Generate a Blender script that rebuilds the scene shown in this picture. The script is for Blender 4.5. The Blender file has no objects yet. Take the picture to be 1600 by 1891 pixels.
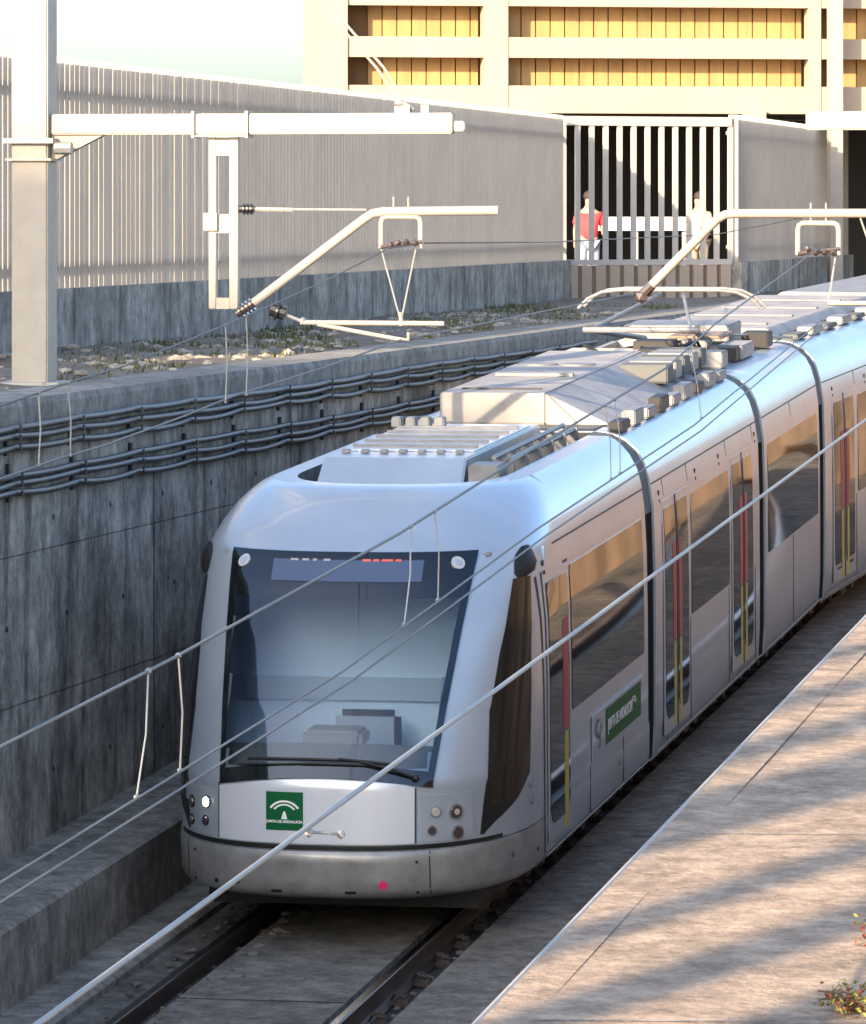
import bpy, bmesh, math, random
from mathutils import Vector, Matrix
random.seed(7)
SC = bpy.context.scene
COL = SC.collection
SL = 0.0397                       # gradient of the tram cutting (rad)
CS, SN = math.cos(SL), math.sin(SL)
SUN_EL = math.radians(18)
SUN_YAW = math.radians(21)

# ------------------------------------------------------------------ camera
cam = bpy.data.cameras.new('camera'); co = bpy.data.objects.new('camera', cam); COL.objects.link(co)
co.location = (7.94, -37.4, 5.14)
co.rotation_euler = (math.pi/2, 0, 0.1927)
cam.sensor_fit = 'HORIZONTAL'; cam.sensor_width = 36.0
cam.lens = 9700/1600*36
cam.shift_y = -(945.5-393)/1600
cam.clip_start = 0.5; cam.clip_end = 5000
SC.camera = co

# ------------------------------------------------------------------ world + sun
w = bpy.data.worlds.new('World'); SC.world = w; w.use_nodes = True
nt = w.node_tree; nt.nodes.clear()
sky = nt.nodes.new('ShaderNodeTexSky'); sky.sky_type = 'NISHITA'; sky.sun_disc = False
sky.sun_elevation = SUN_EL; sky.sun_rotation = math.pi + SUN_YAW
sky.air_density = 0.85; sky.dust_density = 2.42; sky.ozone_density = 1.9
bg = nt.nodes.new('ShaderNodeBackground'); bg.inputs['Strength'].default_value = 0.15
wo = nt.nodes.new('ShaderNodeOutputWorld')
nt.links.new(sky.outputs[0], bg.inputs[0]); nt.links.new(bg.outputs[0], wo.inputs[0])
sl = bpy.data.lights.new('sun', 'SUN'); so = bpy.data.objects.new('sun', sl); COL.objects.link(so)
sl.energy = 4.3; sl.angle = math.radians(0.5); sl.color = (1.0, 0.75, 0.50)
d = Vector((math.sin(SUN_YAW)*math.cos(SUN_EL), math.cos(SUN_YAW)*math.cos(SUN_EL), -math.sin(SUN_EL)))
so.rotation_euler = d.to_track_quat('-Z', 'Y').to_euler(); so.location = (-20, -60, 40)
SC.view_settings.view_transform = 'Standard'; SC.view_settings.look = 'None'
SC.view_settings.gamma = 1.0; SC.view_settings.exposure = 1.68

# ------------------------------------------------------------------ materials
def nm(name):
    m = bpy.data.materials.new(name); m.use_nodes = True
    t = m.node_tree; b = t.nodes['Principled BSDF']
    return m, t, b
def mat(name, col, rough=0.6, metal=0.0, var=0.0, scale=3.0, stretch=(1, 1, 1), bump=0.0, bscale=60.0, col2=None, coat=0.0, spec=0.5, emit=None, es=0.0):
    m, t, b = nm(name)
    b.inputs['Base Color'].default_value = (*col, 1); b.inputs['Roughness'].default_value = rough
    b.inputs['Metallic'].default_value = metal; b.inputs['Coat Weight'].default_value = coat
    b.inputs['Coat Roughness'].default_value = 0.05
    b.inputs['Specular IOR Level'].default_value = spec
    if emit: b.inputs['Emission Color'].default_value = (*emit, 1); b.inputs['Emission Strength'].default_value = es
    N = t.nodes.new; L = t.links.new
    if var > 0 or bump > 0:
        tc = N('ShaderNodeTexCoord'); mp = N('ShaderNodeMapping'); mp.inputs['Scale'].default_value = stretch
        L(tc.outputs['Object'], mp.inputs[0])
    if var > 0:
        n = N('ShaderNodeTexNoise'); n.inputs['Scale'].default_value = scale; n.inputs['Detail'].default_value = 8; n.inputs['Roughness'].default_value = 0.65
        L(mp.outputs[0], n.inputs[0])
        r = N('ShaderNodeValToRGB'); r.color_ramp.elements[0].position = 0.32; r.color_ramp.elements[1].position = 0.68
        c2 = col2 or tuple(c*(1-var) for c in col)
        r.color_ramp.elements[0].color = (*c2, 1); r.color_ramp.elements[1].color = (*[min(1, c*(1+var*0.35)) for c in col], 1)
        L(n.outputs[0], r.inputs[0]); L(r.outputs[0], b.inputs['Base Color'])
    if bump > 0:
        n2 = N('ShaderNodeTexNoise'); n2.inputs['Scale'].default_value = bscale; n2.inputs['Detail'].default_value = 5
        L(tc.outputs['Object'], n2.inputs[0])
        bp = N('ShaderNodeBump'); bp.inputs['Strength'].default_value = bump; bp.inputs['Distance'].default_value = 0.02
        L(n2.outputs[0], bp.inputs['Height']); L(bp.outputs[0], b.inputs['Normal'])
    return m
def concrete(name, base, stain, streak=0.6, blotch=0.5, bump=0.4, zs=0.12, tint=None):
    """board-marked concrete: blotches, vertical run-off streaks, fine grain"""
    m, t, b = nm(name); N = t.nodes.new; L = t.links.new
    b.inputs['Roughness'].default_value = 0.9; b.inputs['Specular IOR Level'].default_value = 0.2
    tc = N('ShaderNodeTexCoord')
    def noise(sc, st, det, lo, hi):
        mp = N('ShaderNodeMapping'); mp.inputs['Scale'].default_value = st
        n = N('ShaderNodeTexNoise'); n.inputs['Scale'].default_value = sc; n.inputs['Detail'].default_value = det; n.inputs['Roughness'].default_value = 0.7
        r = N('ShaderNodeMapRange'); r.inputs[1].default_value = lo; r.inputs[2].default_value = hi
        L(tc.outputs['Object'], mp.inputs[0]); L(mp.outputs[0], n.inputs[0]); L(n.outputs[0], r.inputs[0])
        return r.outputs[0]
    a = noise(0.55, (1, 1, 1), 9, 0.42, 0.62)
    s = noise(3.2, (1, 1, zs), 7, 0.46, 0.66)
    g = noise(26, (1, 1, 0.5), 5, 0.3, 0.7)
    k2 = noise(5.5, (1, 1, .7), 6, 0.38, 0.62)
    mx = N('ShaderNodeMix'); mx.data_type = 'RGBA'; mx.inputs[6].default_value = (*base, 1); mx.inputs[7].default_value = (*(tint or stain), 1)
    f1 = N('ShaderNodeMath'); f1.operation = 'MULTIPLY'; f1.inputs[1].default_value = blotch; L(a, f1.inputs[0]); L(f1.outputs[0], mx.inputs[0])
    m2 = N('ShaderNodeMix'); m2.data_type = 'RGBA'; m2.inputs[7].default_value = (*stain, 1)
    f2 = N('ShaderNodeMath'); f2.operation = 'MULTIPLY'; f2.inputs[1].default_value = streak; L(s, f2.inputs[0]); L(f2.outputs[0], m2.inputs[0]); L(mx.outputs[2], m2.inputs[6])
    m3 = N('ShaderNodeMix'); m3.data_type = 'RGBA'; m3.blend_type = 'MULTIPLY'; m3.inputs[0].default_value = 0.75
    cr = N('ShaderNodeMapRange'); cr.inputs[3].default_value = 0.62; cr.inputs[4].default_value = 1.22; L(g, cr.inputs[0])
    m4 = N('ShaderNodeMix'); m4.data_type = 'RGBA'; m4.blend_type = 'MULTIPLY'; m4.inputs[0].default_value = 0.7
    cr2 = N('ShaderNodeMapRange'); cr2.inputs[3].default_value = 0.5; cr2.inputs[4].default_value = 1.25; L(k2, cr2.inputs[0]); L(m2.outputs[2], m4.inputs[6]); L(cr2.outputs[0], m4.inputs[7])
    L(m4.outputs[2], m3.inputs[6]); L(cr.outputs[0], m3.inputs[7]); L(m3.outputs[2], b.inputs['Base Color'])
    bp = N('ShaderNodeBump'); bp.inputs['Strength'].default_value = bump; bp.inputs['Distance'].default_value = 0.02
    L(g, bp.inputs['Height']); L(bp.outputs[0], b.inputs['Normal'])
    return m
M = {}
M['wall'] = concrete('stained concrete', (0.58, 0.54, 0.47), (0.05, 0.047, 0.04), 0.72, 0.86, 0.6, zs=0.22, tint=(0.17, 0.16, 0.135))
M['kerbc'] = concrete('walkway concrete', (0.36, 0.335, 0.29), (0.12, 0.11, 0.095), 0.55, 0.4, 0.4, 0.3)
M['cap'] = concrete('coping concrete', (0.33, 0.32, 0.29), (0.14, 0.135, 0.12), 0.4, 0.4, 0.3, 1)
M['bed'] = concrete('track slab concrete', (0.27, 0.25, 0.215), (0.08, 0.078, 0.07), 0.5, 0.5, 0.5, 1)
M['base'] = concrete('fence base concrete', (0.50, 0.46, 0.40), (0.13, 0.12, 0.105), 0.8, 0.5, 0.4)
M['grease'] = mat('greasy dark ballast grit', (0.045, 0.042, 0.038), 0.85, var=0.5, scale=9, bump=0.8, bscale=40)
M['dirt'] = mat('dry dirt', (0.19, 0.165, 0.13), 0.95, var=0.5, scale=2.5, bump=0.8, bscale=14)
M['soil'] = mat('far ground', (0.22, 0.19, 0.15), 0.95, var=0.3, scale=0.3)
M['walk'] = concrete('pavement concrete', (0.45, 0.35, 0.26), (0.32, 0.255, 0.195), 0.35, 0.5, 0.35, 1)
M['edge'] = mat('pale coping edge', (0.42, 0.39, 0.35), 0.7, var=0.15, scale=20)
M['rail'] = mat('worn rail steel', (0.16, 0.14, 0.125), 0.35, 0.8, var=0.4, scale=12)
M['railtop'] = mat('polished rail head', (0.3, 0.29, 0.28), 0.18, 1.0)
M['rust'] = mat('dark rusty steel', (0.05, 0.04, 0.035), 0.8, var=0.4, scale=20)
M['rubble'] = mat('pale rubble', (0.36, 0.33, 0.28), 0.9, var=0.4, scale=6, bump=0.5)
M['gravelm'] = mat('dusty ballast stones', (0.17, 0.155, 0.135), 0.9, var=0.5, scale=6, bump=0.5)
M['weed'] = mat('dry weeds', (0.13, 0.125, 0.05), 0.8, var=0.5, scale=5)
M['weed2'] = mat('green weeds', (0.06, 0.09, 0.03), 0.8, var=0.4, scale=5)
M['cable'] = mat('grey black cable sheath', (0.075, 0.073, 0.07), 0.45, var=0.4, scale=2)
M['blk'] = mat('black steel bracket', (0.012, 0.013, 0.014), 0.5)
M['cream'] = mat('cream painted steel', (0.37, 0.335, 0.285), 0.45, var=0.10, scale=5, bump=0.05, bscale=30)
M['galv'] = mat('galvanised steel', (0.36, 0.36, 0.34), 0.45, 0.35, var=0.15, scale=15)
M['wire'] = mat('grey wire', (0.14, 0.135, 0.125), 0.5, 0.3)
M['wired'] = mat('weathered wire', (0.12, 0.11, 0.10), 0.5, 0.4)
M['wire3'] = mat('pale aluminium wire', (0.34, 0.33, 0.31), 0.5, 0.3, var=0.2, scale=3)
M['insul'] = mat('brown insulator', (0.065, 0.048, 0.042), 0.25, coat=0.5)
M['insulk'] = mat('dark insulator', (0.02, 0.02, 0.022), 0.3)
M['fin'] = mat('fence slat paint', (0.36, 0.335, 0.305), 0.6, var=0.12, scale=1.2)
M['facade'] = mat('cream precast facade', (0.40, 0.315, 0.24), 0.8, var=0.10, scale=0.8, bump=0.2, bscale=20)
M['timber'] = mat('golden facade panels', (0.42, 0.255, 0.10), 0.6, var=0.22, scale=1.5, stretch=(3, 3, 0.4))
M['timberd'] = mat('panel joint', (0.16, 0.09, 0.04), 0.8)
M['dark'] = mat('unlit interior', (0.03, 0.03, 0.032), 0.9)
M['gatebar'] = mat('white gate paint', (0.44, 0.41, 0.37), 0.5, var=0.08, scale=4)
M['whitep'] = mat('white painted board', (0.75, 0.76, 0.78), 0.5)
# tram
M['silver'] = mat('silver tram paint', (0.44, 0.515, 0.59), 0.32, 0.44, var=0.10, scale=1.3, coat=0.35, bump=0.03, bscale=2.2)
M['silverd'] = mat('dusty silver skirt paint', (0.33, 0.335, 0.33), 0.42, 0.4, var=0.35, scale=4, coat=0.35)
M['roofw'] = mat('pale roof fairing', (0.33, 0.315, 0.30), 0.6, 0.0, var=0.35, scale=2.5)
M['roofd'] = mat('grey roof deck', (0.12, 0.125, 0.13), 0.7, var=0.4, scale=4)
M['roofg'] = mat('grey roof equipment', (0.24, 0.245, 0.25), 0.5, 0.2, var=0.3, scale=5)
M['frit'] = mat('black glass border', (0.012, 0.014, 0.014), 0.3, spec=0.3)
M['pane'] = mat('dark tinted pane', (0.006, 0.007, 0.008), 0.03, spec=0.5, bump=0.006, bscale=3)
M['rubber'] = mat('black rubber', (0.008, 0.008, 0.009), 0.55)
M['bellow'] = mat('grey bellows cloth', (0.11, 0.12, 0.12), 0.8)
M['seam'] = mat('dark panel gap', (0.03, 0.03, 0.032), 0.6)
M['dash'] = mat('grey dashboard', (0.17, 0.19, 0.20), 0.6)
M['band'] = mat('partition band', (0.36, 0.44, 0.53), 0.6)
M['cabw'] = mat('cab rear partition', (0.52, 0.64, 0.78), 0.6)
M['seatf'] = mat('dark seat fabric', (0.26, 0.31, 0.38), 0.9)
M['green'] = mat('green emblem', (0.0, 0.10, 0.03), 0.6, spec=0.2)
M['whitem'] = mat('white emblem print', (0.8, 0.82, 0.8), 0.5)
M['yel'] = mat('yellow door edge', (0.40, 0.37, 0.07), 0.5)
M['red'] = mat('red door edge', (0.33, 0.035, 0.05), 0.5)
M['lens'] = mat('lamp lens', (0.55, 0.53, 0.5), 0.12, 0.3, coat=1.0)
M['lensd'] = mat('dark lamp lens', (0.05, 0.04, 0.04), 0.12, coat=1.0)
M['lit'] = mat('lit headlamp', (1, 0.95, 0.85), 0.2, emit=(1, 0.9, 0.72), es=9)
M['pink'] = mat('red marker', (0.65, 0.02, 0.12), 0.3)
M['disp'] = mat('display screen', (0.07, 0.10, 0.17), 0.15)
M['ledw'] = mat('white display dots', (0.36, 0.33, 0.33), 0.4)
M['ledr'] = mat('red display dots', (0.7, 0.1, 0.08), 0.4, emit=(1, 0.2, 0.1), es=0.05)
M['skin'] = mat('skin', (0.45, 0.27, 0.19), 0.6)
M['hair'] = mat('dark hair', (0.03, 0.02, 0.015), 0.7)
M['redc'] = mat('red shirt', (0.62, 0.05, 0.06), 0.8)
M['denim'] = mat('pale blue denim', (0.30, 0.36, 0.45), 0.8)
M['yelc'] = mat('pale yellow shirt', (0.75, 0.66, 0.36), 0.8)
M['tan'] = mat('tan trousers', (0.40, 0.32, 0.24), 0.8)
M['leafr'] = mat('red brown leaves', (0.25, 0.05, 0.03), 0.6, var=0.4, scale=10)
M['leafy'] = mat('yellow green leaves', (0.28, 0.27, 0.06), 0.6, var=0.4, scale=10)
M['twig'] = mat('brown twig', (0.12, 0.08, 0.05), 0.8)
M['plast'] = mat('pale render', (0.55, 0.48, 0.40), 0.85, var=0.15, scale=0.5)
M['ochre'] = mat('ochre render', (0.62, 0.42, 0.27), 0.8, col2=(0.10, 0.075, 0.055), var=0.3, scale=1.1, stretch=(1, 1, 0.35))
def glassmat():
    m, t, b = nm('windscreen glass'); N = t.nodes.new; L = t.links.new
    t.nodes.remove(b)
    o = t.nodes['Material Output']
    tr = N('ShaderNodeBsdfTransparent'); tr.inputs[0].default_value = (0.80, 0.88, 0.92, 1)
    gl = N('ShaderNodeBsdfGlossy'); gl.inputs['Roughness'].default_value = 0.02; gl.inputs[0].default_value = (0.9, 0.95, 1, 1)
    fr = N('ShaderNodeFresnel'); fr.inputs[0].default_value = 1.8
    mx = N('ShaderNodeMixShader'); L(fr.outputs[0], mx.inputs[0]); L(tr.outputs[0], mx.inputs[1]); L(gl.outputs[0], mx.inputs[2])
    L(mx.outputs[0], o.inputs[0]); return m
M['glass'] = glassmat()
M['rust2'] = mat('weathered beige sheet', (0.30, 0.21, 0.15), 0.7, var=0.3, scale=6)

# ------------------------------------------------------------------ mesh helpers
def T(u, v, wv):                    # cutting coordinates (across, along, up) to world
    return Vector((u, v*CS-wv*SN, v*SN+wv*CS))
class MB:
    def __init__(s): s.v = []; s.f = []
    def add(s, vs, fs):
        o = len(s.v); s.v += [tuple(p) for p in vs]; s.f += [tuple(i+o for i in f) for f in fs]; return s
    def quad(s, *p): return s.add(p, [(0, 1, 2, 3)])
    def box(s, x0, x1, y0, y1, z0, z1, ch=0.0):
        if ch <= 0:
            vs = [(x, y, z) for z in (z0, z1) for y in (y0, y1) for x in (x0, x1)]
            return s.add(vs, [(0, 2, 3, 1), (4, 5, 7, 6), (0, 1, 5, 4), (2, 6, 7, 3), (0, 4, 6, 2), (1, 3, 7, 5)])
        bm = bmesh.new(); bmesh.ops.create_cube(bm, size=1)
        for q in bm.verts: q.co = Vector(((x0+x1)/2+q.co.x*(x1-x0), (y0+y1)/2+q.co.y*(y1-y0), (z0+z1)/2+q.co.z*(z1-z0)))
        bmesh.ops.bevel(bm, geom=bm.edges[:], offset=ch, segments=2, affect='EDGES')
        bm.verts.ensure_lookup_table(); bm.faces.ensure_lookup_table()
        s.add([q.co[:] for q in bm.verts], [tuple(q.index for q in f.verts) for f in bm.faces]); bm.free(); return s
    def obox(s, c, ax, ay, az):      # oriented box: centre, half-axis vectors
        c = Vector(c); ax = Vector(ax); ay = Vector(ay); az = Vector(az)
        vs = [c+i*ax+j*ay+k*az for k in (-1, 1) for j in (-1, 1) for i in (-1, 1)]
        return s.add(vs, [(0, 2, 3, 1), (4, 5, 7, 6), (0, 1, 5, 4), (2, 6, 7, 3), (0, 4, 6, 2), (1, 3, 7, 5)])
    def beam(s, a, b, wd, ht):       # square bar from a to b
        a = Vector(a); b = Vector(b); dv = (b-a); L = dv.length; dv.normalize()
        up = Vector((0, 0, 1)) if abs(dv.z) < 0.95 else Vector((0, 1, 0))
        sx = dv.cross(up).normalized(); uz = sx.cross(dv).normalized()
        return s.obox((a+b)/2, dv*L/2, sx*wd/2, uz*ht/2)
    def tube(s, pts, r, n=8, cap=True, r1=None):
        pts = [Vector(p) for p in pts]; o = len(s.v); m = len(pts); prev = None
        for i, p in enumerate(pts):
            if i == 0: dv = pts[1]-pts[0]
            elif i == m-1: dv = pts[-1]-pts[-2]
            else: dv = (pts[i+1]-pts[i]).normalized()+(pts[i]-pts[i-1]).normalized()
            dv.normalize()
            if prev is None:
                up = Vector((0, 0, 1)) if abs(dv.z) < 0.9 else Vector((1, 0, 0)); a = dv.cross(up).normalized()
            else: a = (prev-dv*prev.dot(dv)).normalized()
            prev = a; b = dv.cross(a)
            rr = r if r1 is None else r+(r1-r)*i/(m-1)
            for k in range(n):
                t = 2*math.pi*k/n; s.v.append(tuple(p+a*math.cos(t)*rr+b*math.sin(t)*rr))
        for i in range(m-1):
            for k in range(n):
                k2 = (k+1) % n; s.f.append((o+i*n+k, o+i*n+k2, o+(i+1)*n+k2, o+(i+1)*n+k))
        if cap: s.f.append(tuple(o+k for k in range(n))[::-1]); s.f.append(tuple(o+(m-1)*n+k for k in range(n)))
        return s
    def disc(s, c, nrm, r, th=0.01, n=20, rr=None):
        c = Vector(c); nrm = Vector(nrm).normalized()
        return s.tube([c-nrm*th, c+nrm*th], r, n, r1=rr)
    def ball(s, c, r, sq=(1, 1, 1), jit=0, sub=1):
        bm = bmesh.new(); bmesh.ops.create_icosphere(bm, subdivisions=sub, radius=r)
        for q in bm.verts:
            k = 1+random.uniform(-jit, jit); q.co = Vector((q.co.x*sq[0]*k+c[0], q.co.y*sq[1]*k+c[1], q.co.z*sq[2]*k+c[2]))
        s.add([q.co[:] for q in bm.verts], [tuple(q.index for q in f.verts) for f in bm.faces]); bm.free(); return s
    def grid(s, rows):
        o = len(s.v); n = len(rows[0])
        for r in rows: s.v += [tuple(p) for p in r]
        for i in range(len(rows)-1):
            for j in range(n-1): s.f.append((o+i*n+j, o+i*n+j+1, o+(i+1)*n+j+1, o+(i+1)*n+j))
        return s
    def build(s, name, m, parent=None, smooth=False, rot=False):
        me = bpy.data.meshes.new(name); me.from_pydata(s.v, [], s.f); me.update()
        me.materials.append(M[m] if isinstance(m, str) else m)
        if smooth:
            for p in me.polygons: p.use_smooth = True
        o = bpy.data.objects.new(name, me); COL.objects.link(o)
        if parent: o.parent = parent
        if rot: o.rotation_euler.x = SL
        return o
def autosmooth(o, ang=35):
    bm = bmesh.new(); bm.from_mesh(o.data)
    bmesh.ops.remove_doubles(bm, verts=bm.verts, dist=0.0004)
    bmesh.ops.recalc_face_normals(bm, faces=bm.faces)
    for e in bm.edges:
        if len(e.link_faces) == 2: e.smooth = e.calc_face_angle(0) < math.radians(ang)
    for f in bm.faces: f.smooth = True
    bm.to_mesh(o.data); bm.free(); return o
def tag(o, label=None, cat=None, group=None, kind=None):
    if label: o['label'] = label
    if cat: o['category'] = cat
    if group: o['group'] = group
    if kind: o['kind'] = kind
    return o
def empty(name, loc=(0, 0, 0), label=None, cat=None, group=None, rx=0, rz=0):
    o = bpy.data.objects.new(name, None); o.empty_display_size = 0.2; COL.objects.link(o)
    o.location = loc; o.rotation_euler = (rx, 0, rz); return tag(o, label, cat, group)
def lerp(a, b, t): return a+(b-a)*t
def interp(tab, x, k):
    if x <= tab[0][0]: return tab[0][k]
    for a, b in zip(tab, tab[1:]):
        if x <= b[0]: return lerp(a[k], b[k], (x-a[0])/(b[0]-a[0]))
    return tab[-1][k]

# ================================================================== SETTING
UW, UR = -2.45, 5.45               # left and right wall faces of the cutting
V0, V1 = -70.0, 96.0
ZG = 3.74                          # street level on the left
b = MB()
b.grid([[T(u, v, -0.20) for u in (UW-0.3, UR+0.3)] for v in (V0, -20, 0, 20, 50, V1)])
b.build('trackbed', 'bed')
bpy.data.objects['trackbed']['kind'] = 'structure'
# low slab plinth between each pair of rails + side ledges (structure: concrete track slab)
for nme, uu, h0, h1, wt in (('track_slab', 0.0, -0.58, 0.58, -0.075), ('track_slab', 3.1, -0.58, 0.58, -0.075)):
    b = MB()
    prof = [(uu+h0-0.03, -0.196), (uu+h0, wt), (uu+h1, wt), (uu+h1+0.03, -0.196)]
    for (a0, w0), (a1, w1) in zip(prof, prof[1:]): b.grid([[T(a0, v, w0), T(a1, v, w1)] for v in (V0, 0, 17)]); b.grid([[T(a0+(v-17)**2/180, v, w0), T(a1+(v-17)**2/180, v, w1)] for v in range(17, 48, 2)])
    tag(b.build(nme, 'bed'), kind='structure')
b = MB()
prof = [(0.98, -0.196), (1.0, -0.09), (2.02, -0.09), (2.05, -0.196)]
for (a0, w0), (a1, w1) in zip(prof, prof[1:]): b.grid([[T(a0, v, w0), T(a1, v, w1)] for v in (V0, 0, V1)])
tag(b.build('centre_strip', 'bed'), kind='structure')
b = MB()
for k in range(14): v = -12+k*2.3; b.grid([[T(-.57, v, -.0715), T(.57, v, -.0715)], [T(-.57, v+.02, -.0715), T(.57, v+.02, -.0715)]])
tag(b.build('slab_joints', 'grease'), kind='structure')
for nme_, uu in (('rail_bed_strip', -.72), ('rail_bed_strip', .74)):
    b = MB(); b.grid([[T(uu-(.14 if uu > 0 else .22), v, -.195), T(uu+(.24 if uu > 0 else .14), v, -.195)] for v in (V0, 0, 20)]); tag(b.build(nme_, 'grease'), kind='structure')
# left emergency walkway (raised) with a low ledge at its foot
b = MB()
prof = [(UW-0.1, 0.43), (-1.72, 0.43), (-1.68, 0.405), (-1.68, -0.13), (-1.30, -0.13), (-1.27, -0.15), (-1.27, -0.25)]
for (a0, w0), (a1, w1) in zip(prof, prof[1:]): b.grid([[T(a0, v, w0), T(a1, v, w1)] for v in (V0, 0, V1)])
tag(b.build('walkway', 'kerbc'), kind='structure')
b = MB()
b.box(UW-0.1, -1.675, V0, V1, 0.434, 0.44)
# street sheets
b = MB()
b.grid([[(-160, y, ZG), (-3.05, y, ZG)] for y in (-70, 0, 60, 110, 420)])
b.grid([[(-3.05, y, ZG), (400, y, ZG)] for y in (97, 420)])
tag(b.build('ground', 'soil'), kind='structure')
b = MB(); b.quad((-2500, -2500, -4), (2500, -2500, -4), (2500, 2500, -4), (-2500, 2500, -4)); tag(b.build('terrain', 'soil'), kind='structure')
def bumpy(x, y):
    return 0.05*math.sin(x*2.1+y*1.3)*math.sin(y*0.9)+0.03*math.sin(y*3.7+x*5)
b = MB()
rows = []
for i in range(141):
    y = -12+i*0.5
    rows.append([(x, y, ZG+0.015+max(0, bumpy(x, y))*(1 if -5.9 < x < -3.2 else 0)) for x in (-9, -6.1, -5.6, -5.2, -4.8, -4.4, -4.0, -3.6, -3.2, -3.04)])
b.grid(rows); o = b.build('dirt_verge', 'dirt'); tag(o, kind='structure'); autosmooth(o, 60)
# rubble + weeds on the verge
b = MB()
for i in range(420):
    y = random.uniform(2, 34); x = random.uniform(-5.7, -3.1)
    r = random.choice((0.02, 0.03, 0.04, 0.06))*random.uniform(0.6, 1.2)
    if 3 < y < 12 and random.random() < 0.4: r *= 1.4
    b.ball((x, y, ZG+0.02+max(0, bumpy(x, y))), r, (1.3, 1, 0.6), 0.25)
tag(b.build('rubble', 'rubble'), 'pale broken stones strewn over the dirt strip below the slatted fence', 'rubble', kind='stuff')
def blade_patch(name, m, n, xr, yr, z0f, hr, lab, cat):
    b = MB()
    for i in range(n):
        x = random.uniform(*xr); y = random.uniform(*yr)
        cl = math.sin(x*3+y*0.8)+math.sin(y*1.7)
        if cl < random.uniform(-0.6, 1.2): continue
        h = random.uniform(*hr); a = random.uniform(0, 6.28); wd = random.uniform(0.01, 0.03)
        dx, dy = math.cos(a)*wd, math.sin(a)*wd; lx, ly = random.uniform(-.5, .5)*h, random.uniform(-.5, .5)*h
        z = z0f(x, y)
        b.add([(x-dx, y-dy, z), (x+dx, y+dy, z), (x+lx, y+ly, z+h)], [(0, 1, 2)])
    return tag(b.build(name, m), lab, cat, kind='stuff')
blade_patch('dry_weeds', 'weed', 9000, (-5.8, -3.2), (4, 40), lambda x, y: ZG, (0.02, 0.09), 'dry olive weeds growing along the dirt strip', 'weeds')
blade_patch('green_weeds', 'weed2', 2500, (-5.9, -3.3), (0, 40), lambda x, y: ZG, (0.03, 0.12), 'short green weeds at the foot of the fence base', 'weeds')
# right-hand pavement beside the cutting, following its slope, then level street
b = MB()
nsl = []
for i in range(81):
    v = -60+i*0.75
    nsl.append([T(u, v, 4.0+0.006*math.sin(u*1.3+v)*math.sin(v*0.7)) for u in (UR+0.13, 5.9, 6.4, 7.0, 7.8, 9, 12, 20)])
b.grid(nsl); b.grid([[T(UR+0.13, 0, 4.0), T(20, 0, 4.0)], [(UR+0.13, 14, 3.96), (20, 14, 3.96)], [(UR+0.13, 98, 3.9), (20, 98, 3.9)]])
b.grid([[(20, y, 3.2), (300, y, 3.2)] for y in (-300, 98)]); b.grid([[(-160, y, 2.4), (20.05, y, 2.4)] for y in (-300, -62)])
o = tag(b.build('pavement', 'walk'), kind='structure'); autosmooth(o, 60)

b = MB()
for k in range(9):
    v = -27+k*3.1
    b.grid([[T(UR+.14, v, 4.0075), T(UR+.14, v+.012, 4.0075)], [T(9, v+.4, 4.0075), T(9, v+.412, 4.0075)]])
tag(b.build('pavement_joints', 'base'), kind='structure')
# ---- retaining walls of the cutting
def wall_left():
    t = empty('retaining_wall', (UW, 0, ZG), 'stained grey concrete retaining wall carrying cables along the left of the track', 'wall')
    b = MB(); rows = []
    vs = [V0+i*2.4 for i in range(70)]
    b.grid([[(UW, y, y*SN-0.4) for y in vs], [(UW, y, ZG-0.22) for y in vs]])
    o = b.build('wall_face', 'wall'); o.parent = t; o.matrix_parent_inverse = Matrix.Translation((-UW, 0, -ZG))
    b = MB(); pr_ = [(UW, ZG-0.22), (UW+0.035, ZG-0.215), (UW+0.04, ZG-0.02), (UW+0.02, ZG+0.03), (UW-0.55, ZG+0.035), (UW-0.62, ZG-0.05)]
    for (x0, z0), (x1, z1) in zip(pr_, pr_[1:]): b.grid([[(x0, y, z0), (x1, y, z1)] for y in (V0, 0, 40, 97)])
    o = b.build('coping', 'cap'); o.parent = t; o.matrix_parent_inverse = Matrix.Translation((-UW, 0, -ZG))
    b = MB()
    for k in range(24):
        y = -11.3+k*5.1
        b.box(UW-0.01, UW+0.003, y, y+0.025, y*SN-0.3, ZG-0.23)
    o = b.build('joint', 'blk'); o.parent = t; o.matrix_parent_inverse = Matrix.Translation((-UW, 0, -ZG))
    src = None; n_ = 0
    for i in range(16):
        for z in (.95, 2.1, 2.85):
            y = -5.9+i*1.7+(.4 if z == 2.1 else 0)
            if z < y*SN+.6: continue
            if src is None:
                src = MB().disc((0, 0, 0), (1, 0, 0), .022, .003, 10).build('tie_hole', 'blk'); h = src
            else: h = src.copy(); COL.objects.link(h)
            h.parent = t; h.location = (0.002, y, z-ZG)
    for z in (1.52, 2.62):
        b = MB().box(UW-.01, UW+.001, -20, 30, z, z+.005); o = b.build('formwork_line', 'base'); o.parent = t; o.matrix_parent_inverse = Matrix.Translation((-UW, 0, -ZG))
def _wall_details(t):
    src = None
    for i in range(16):
        for z in (.95, 2.1, 2.85):
            y = -5.9+i*1.7+(.4 if z == 2.1 else 0)
            if z < y*SN+.6: continue
            if src is None: src = h = MB().disc((0, 0, 0), (1, 0, 0), .022, .003, 10).build('tie_hole', 'blk')
            else: h = src.copy(); COL.objects.link(h)
            h.parent = t; h.location = (0.002, y, z-ZG)
    for z in (1.52, 2.62):
        b = MB().box(UW-.01, UW+.001, -20, 30, z, z+.005); o = b.build('formwork_line', 'base'); o.parent = t; o.matrix_parent_inverse = Matrix.Translation((-UW, 0, -ZG))
wall_left(); _wall_details(bpy.data.objects['retaining_wall'])
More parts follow.
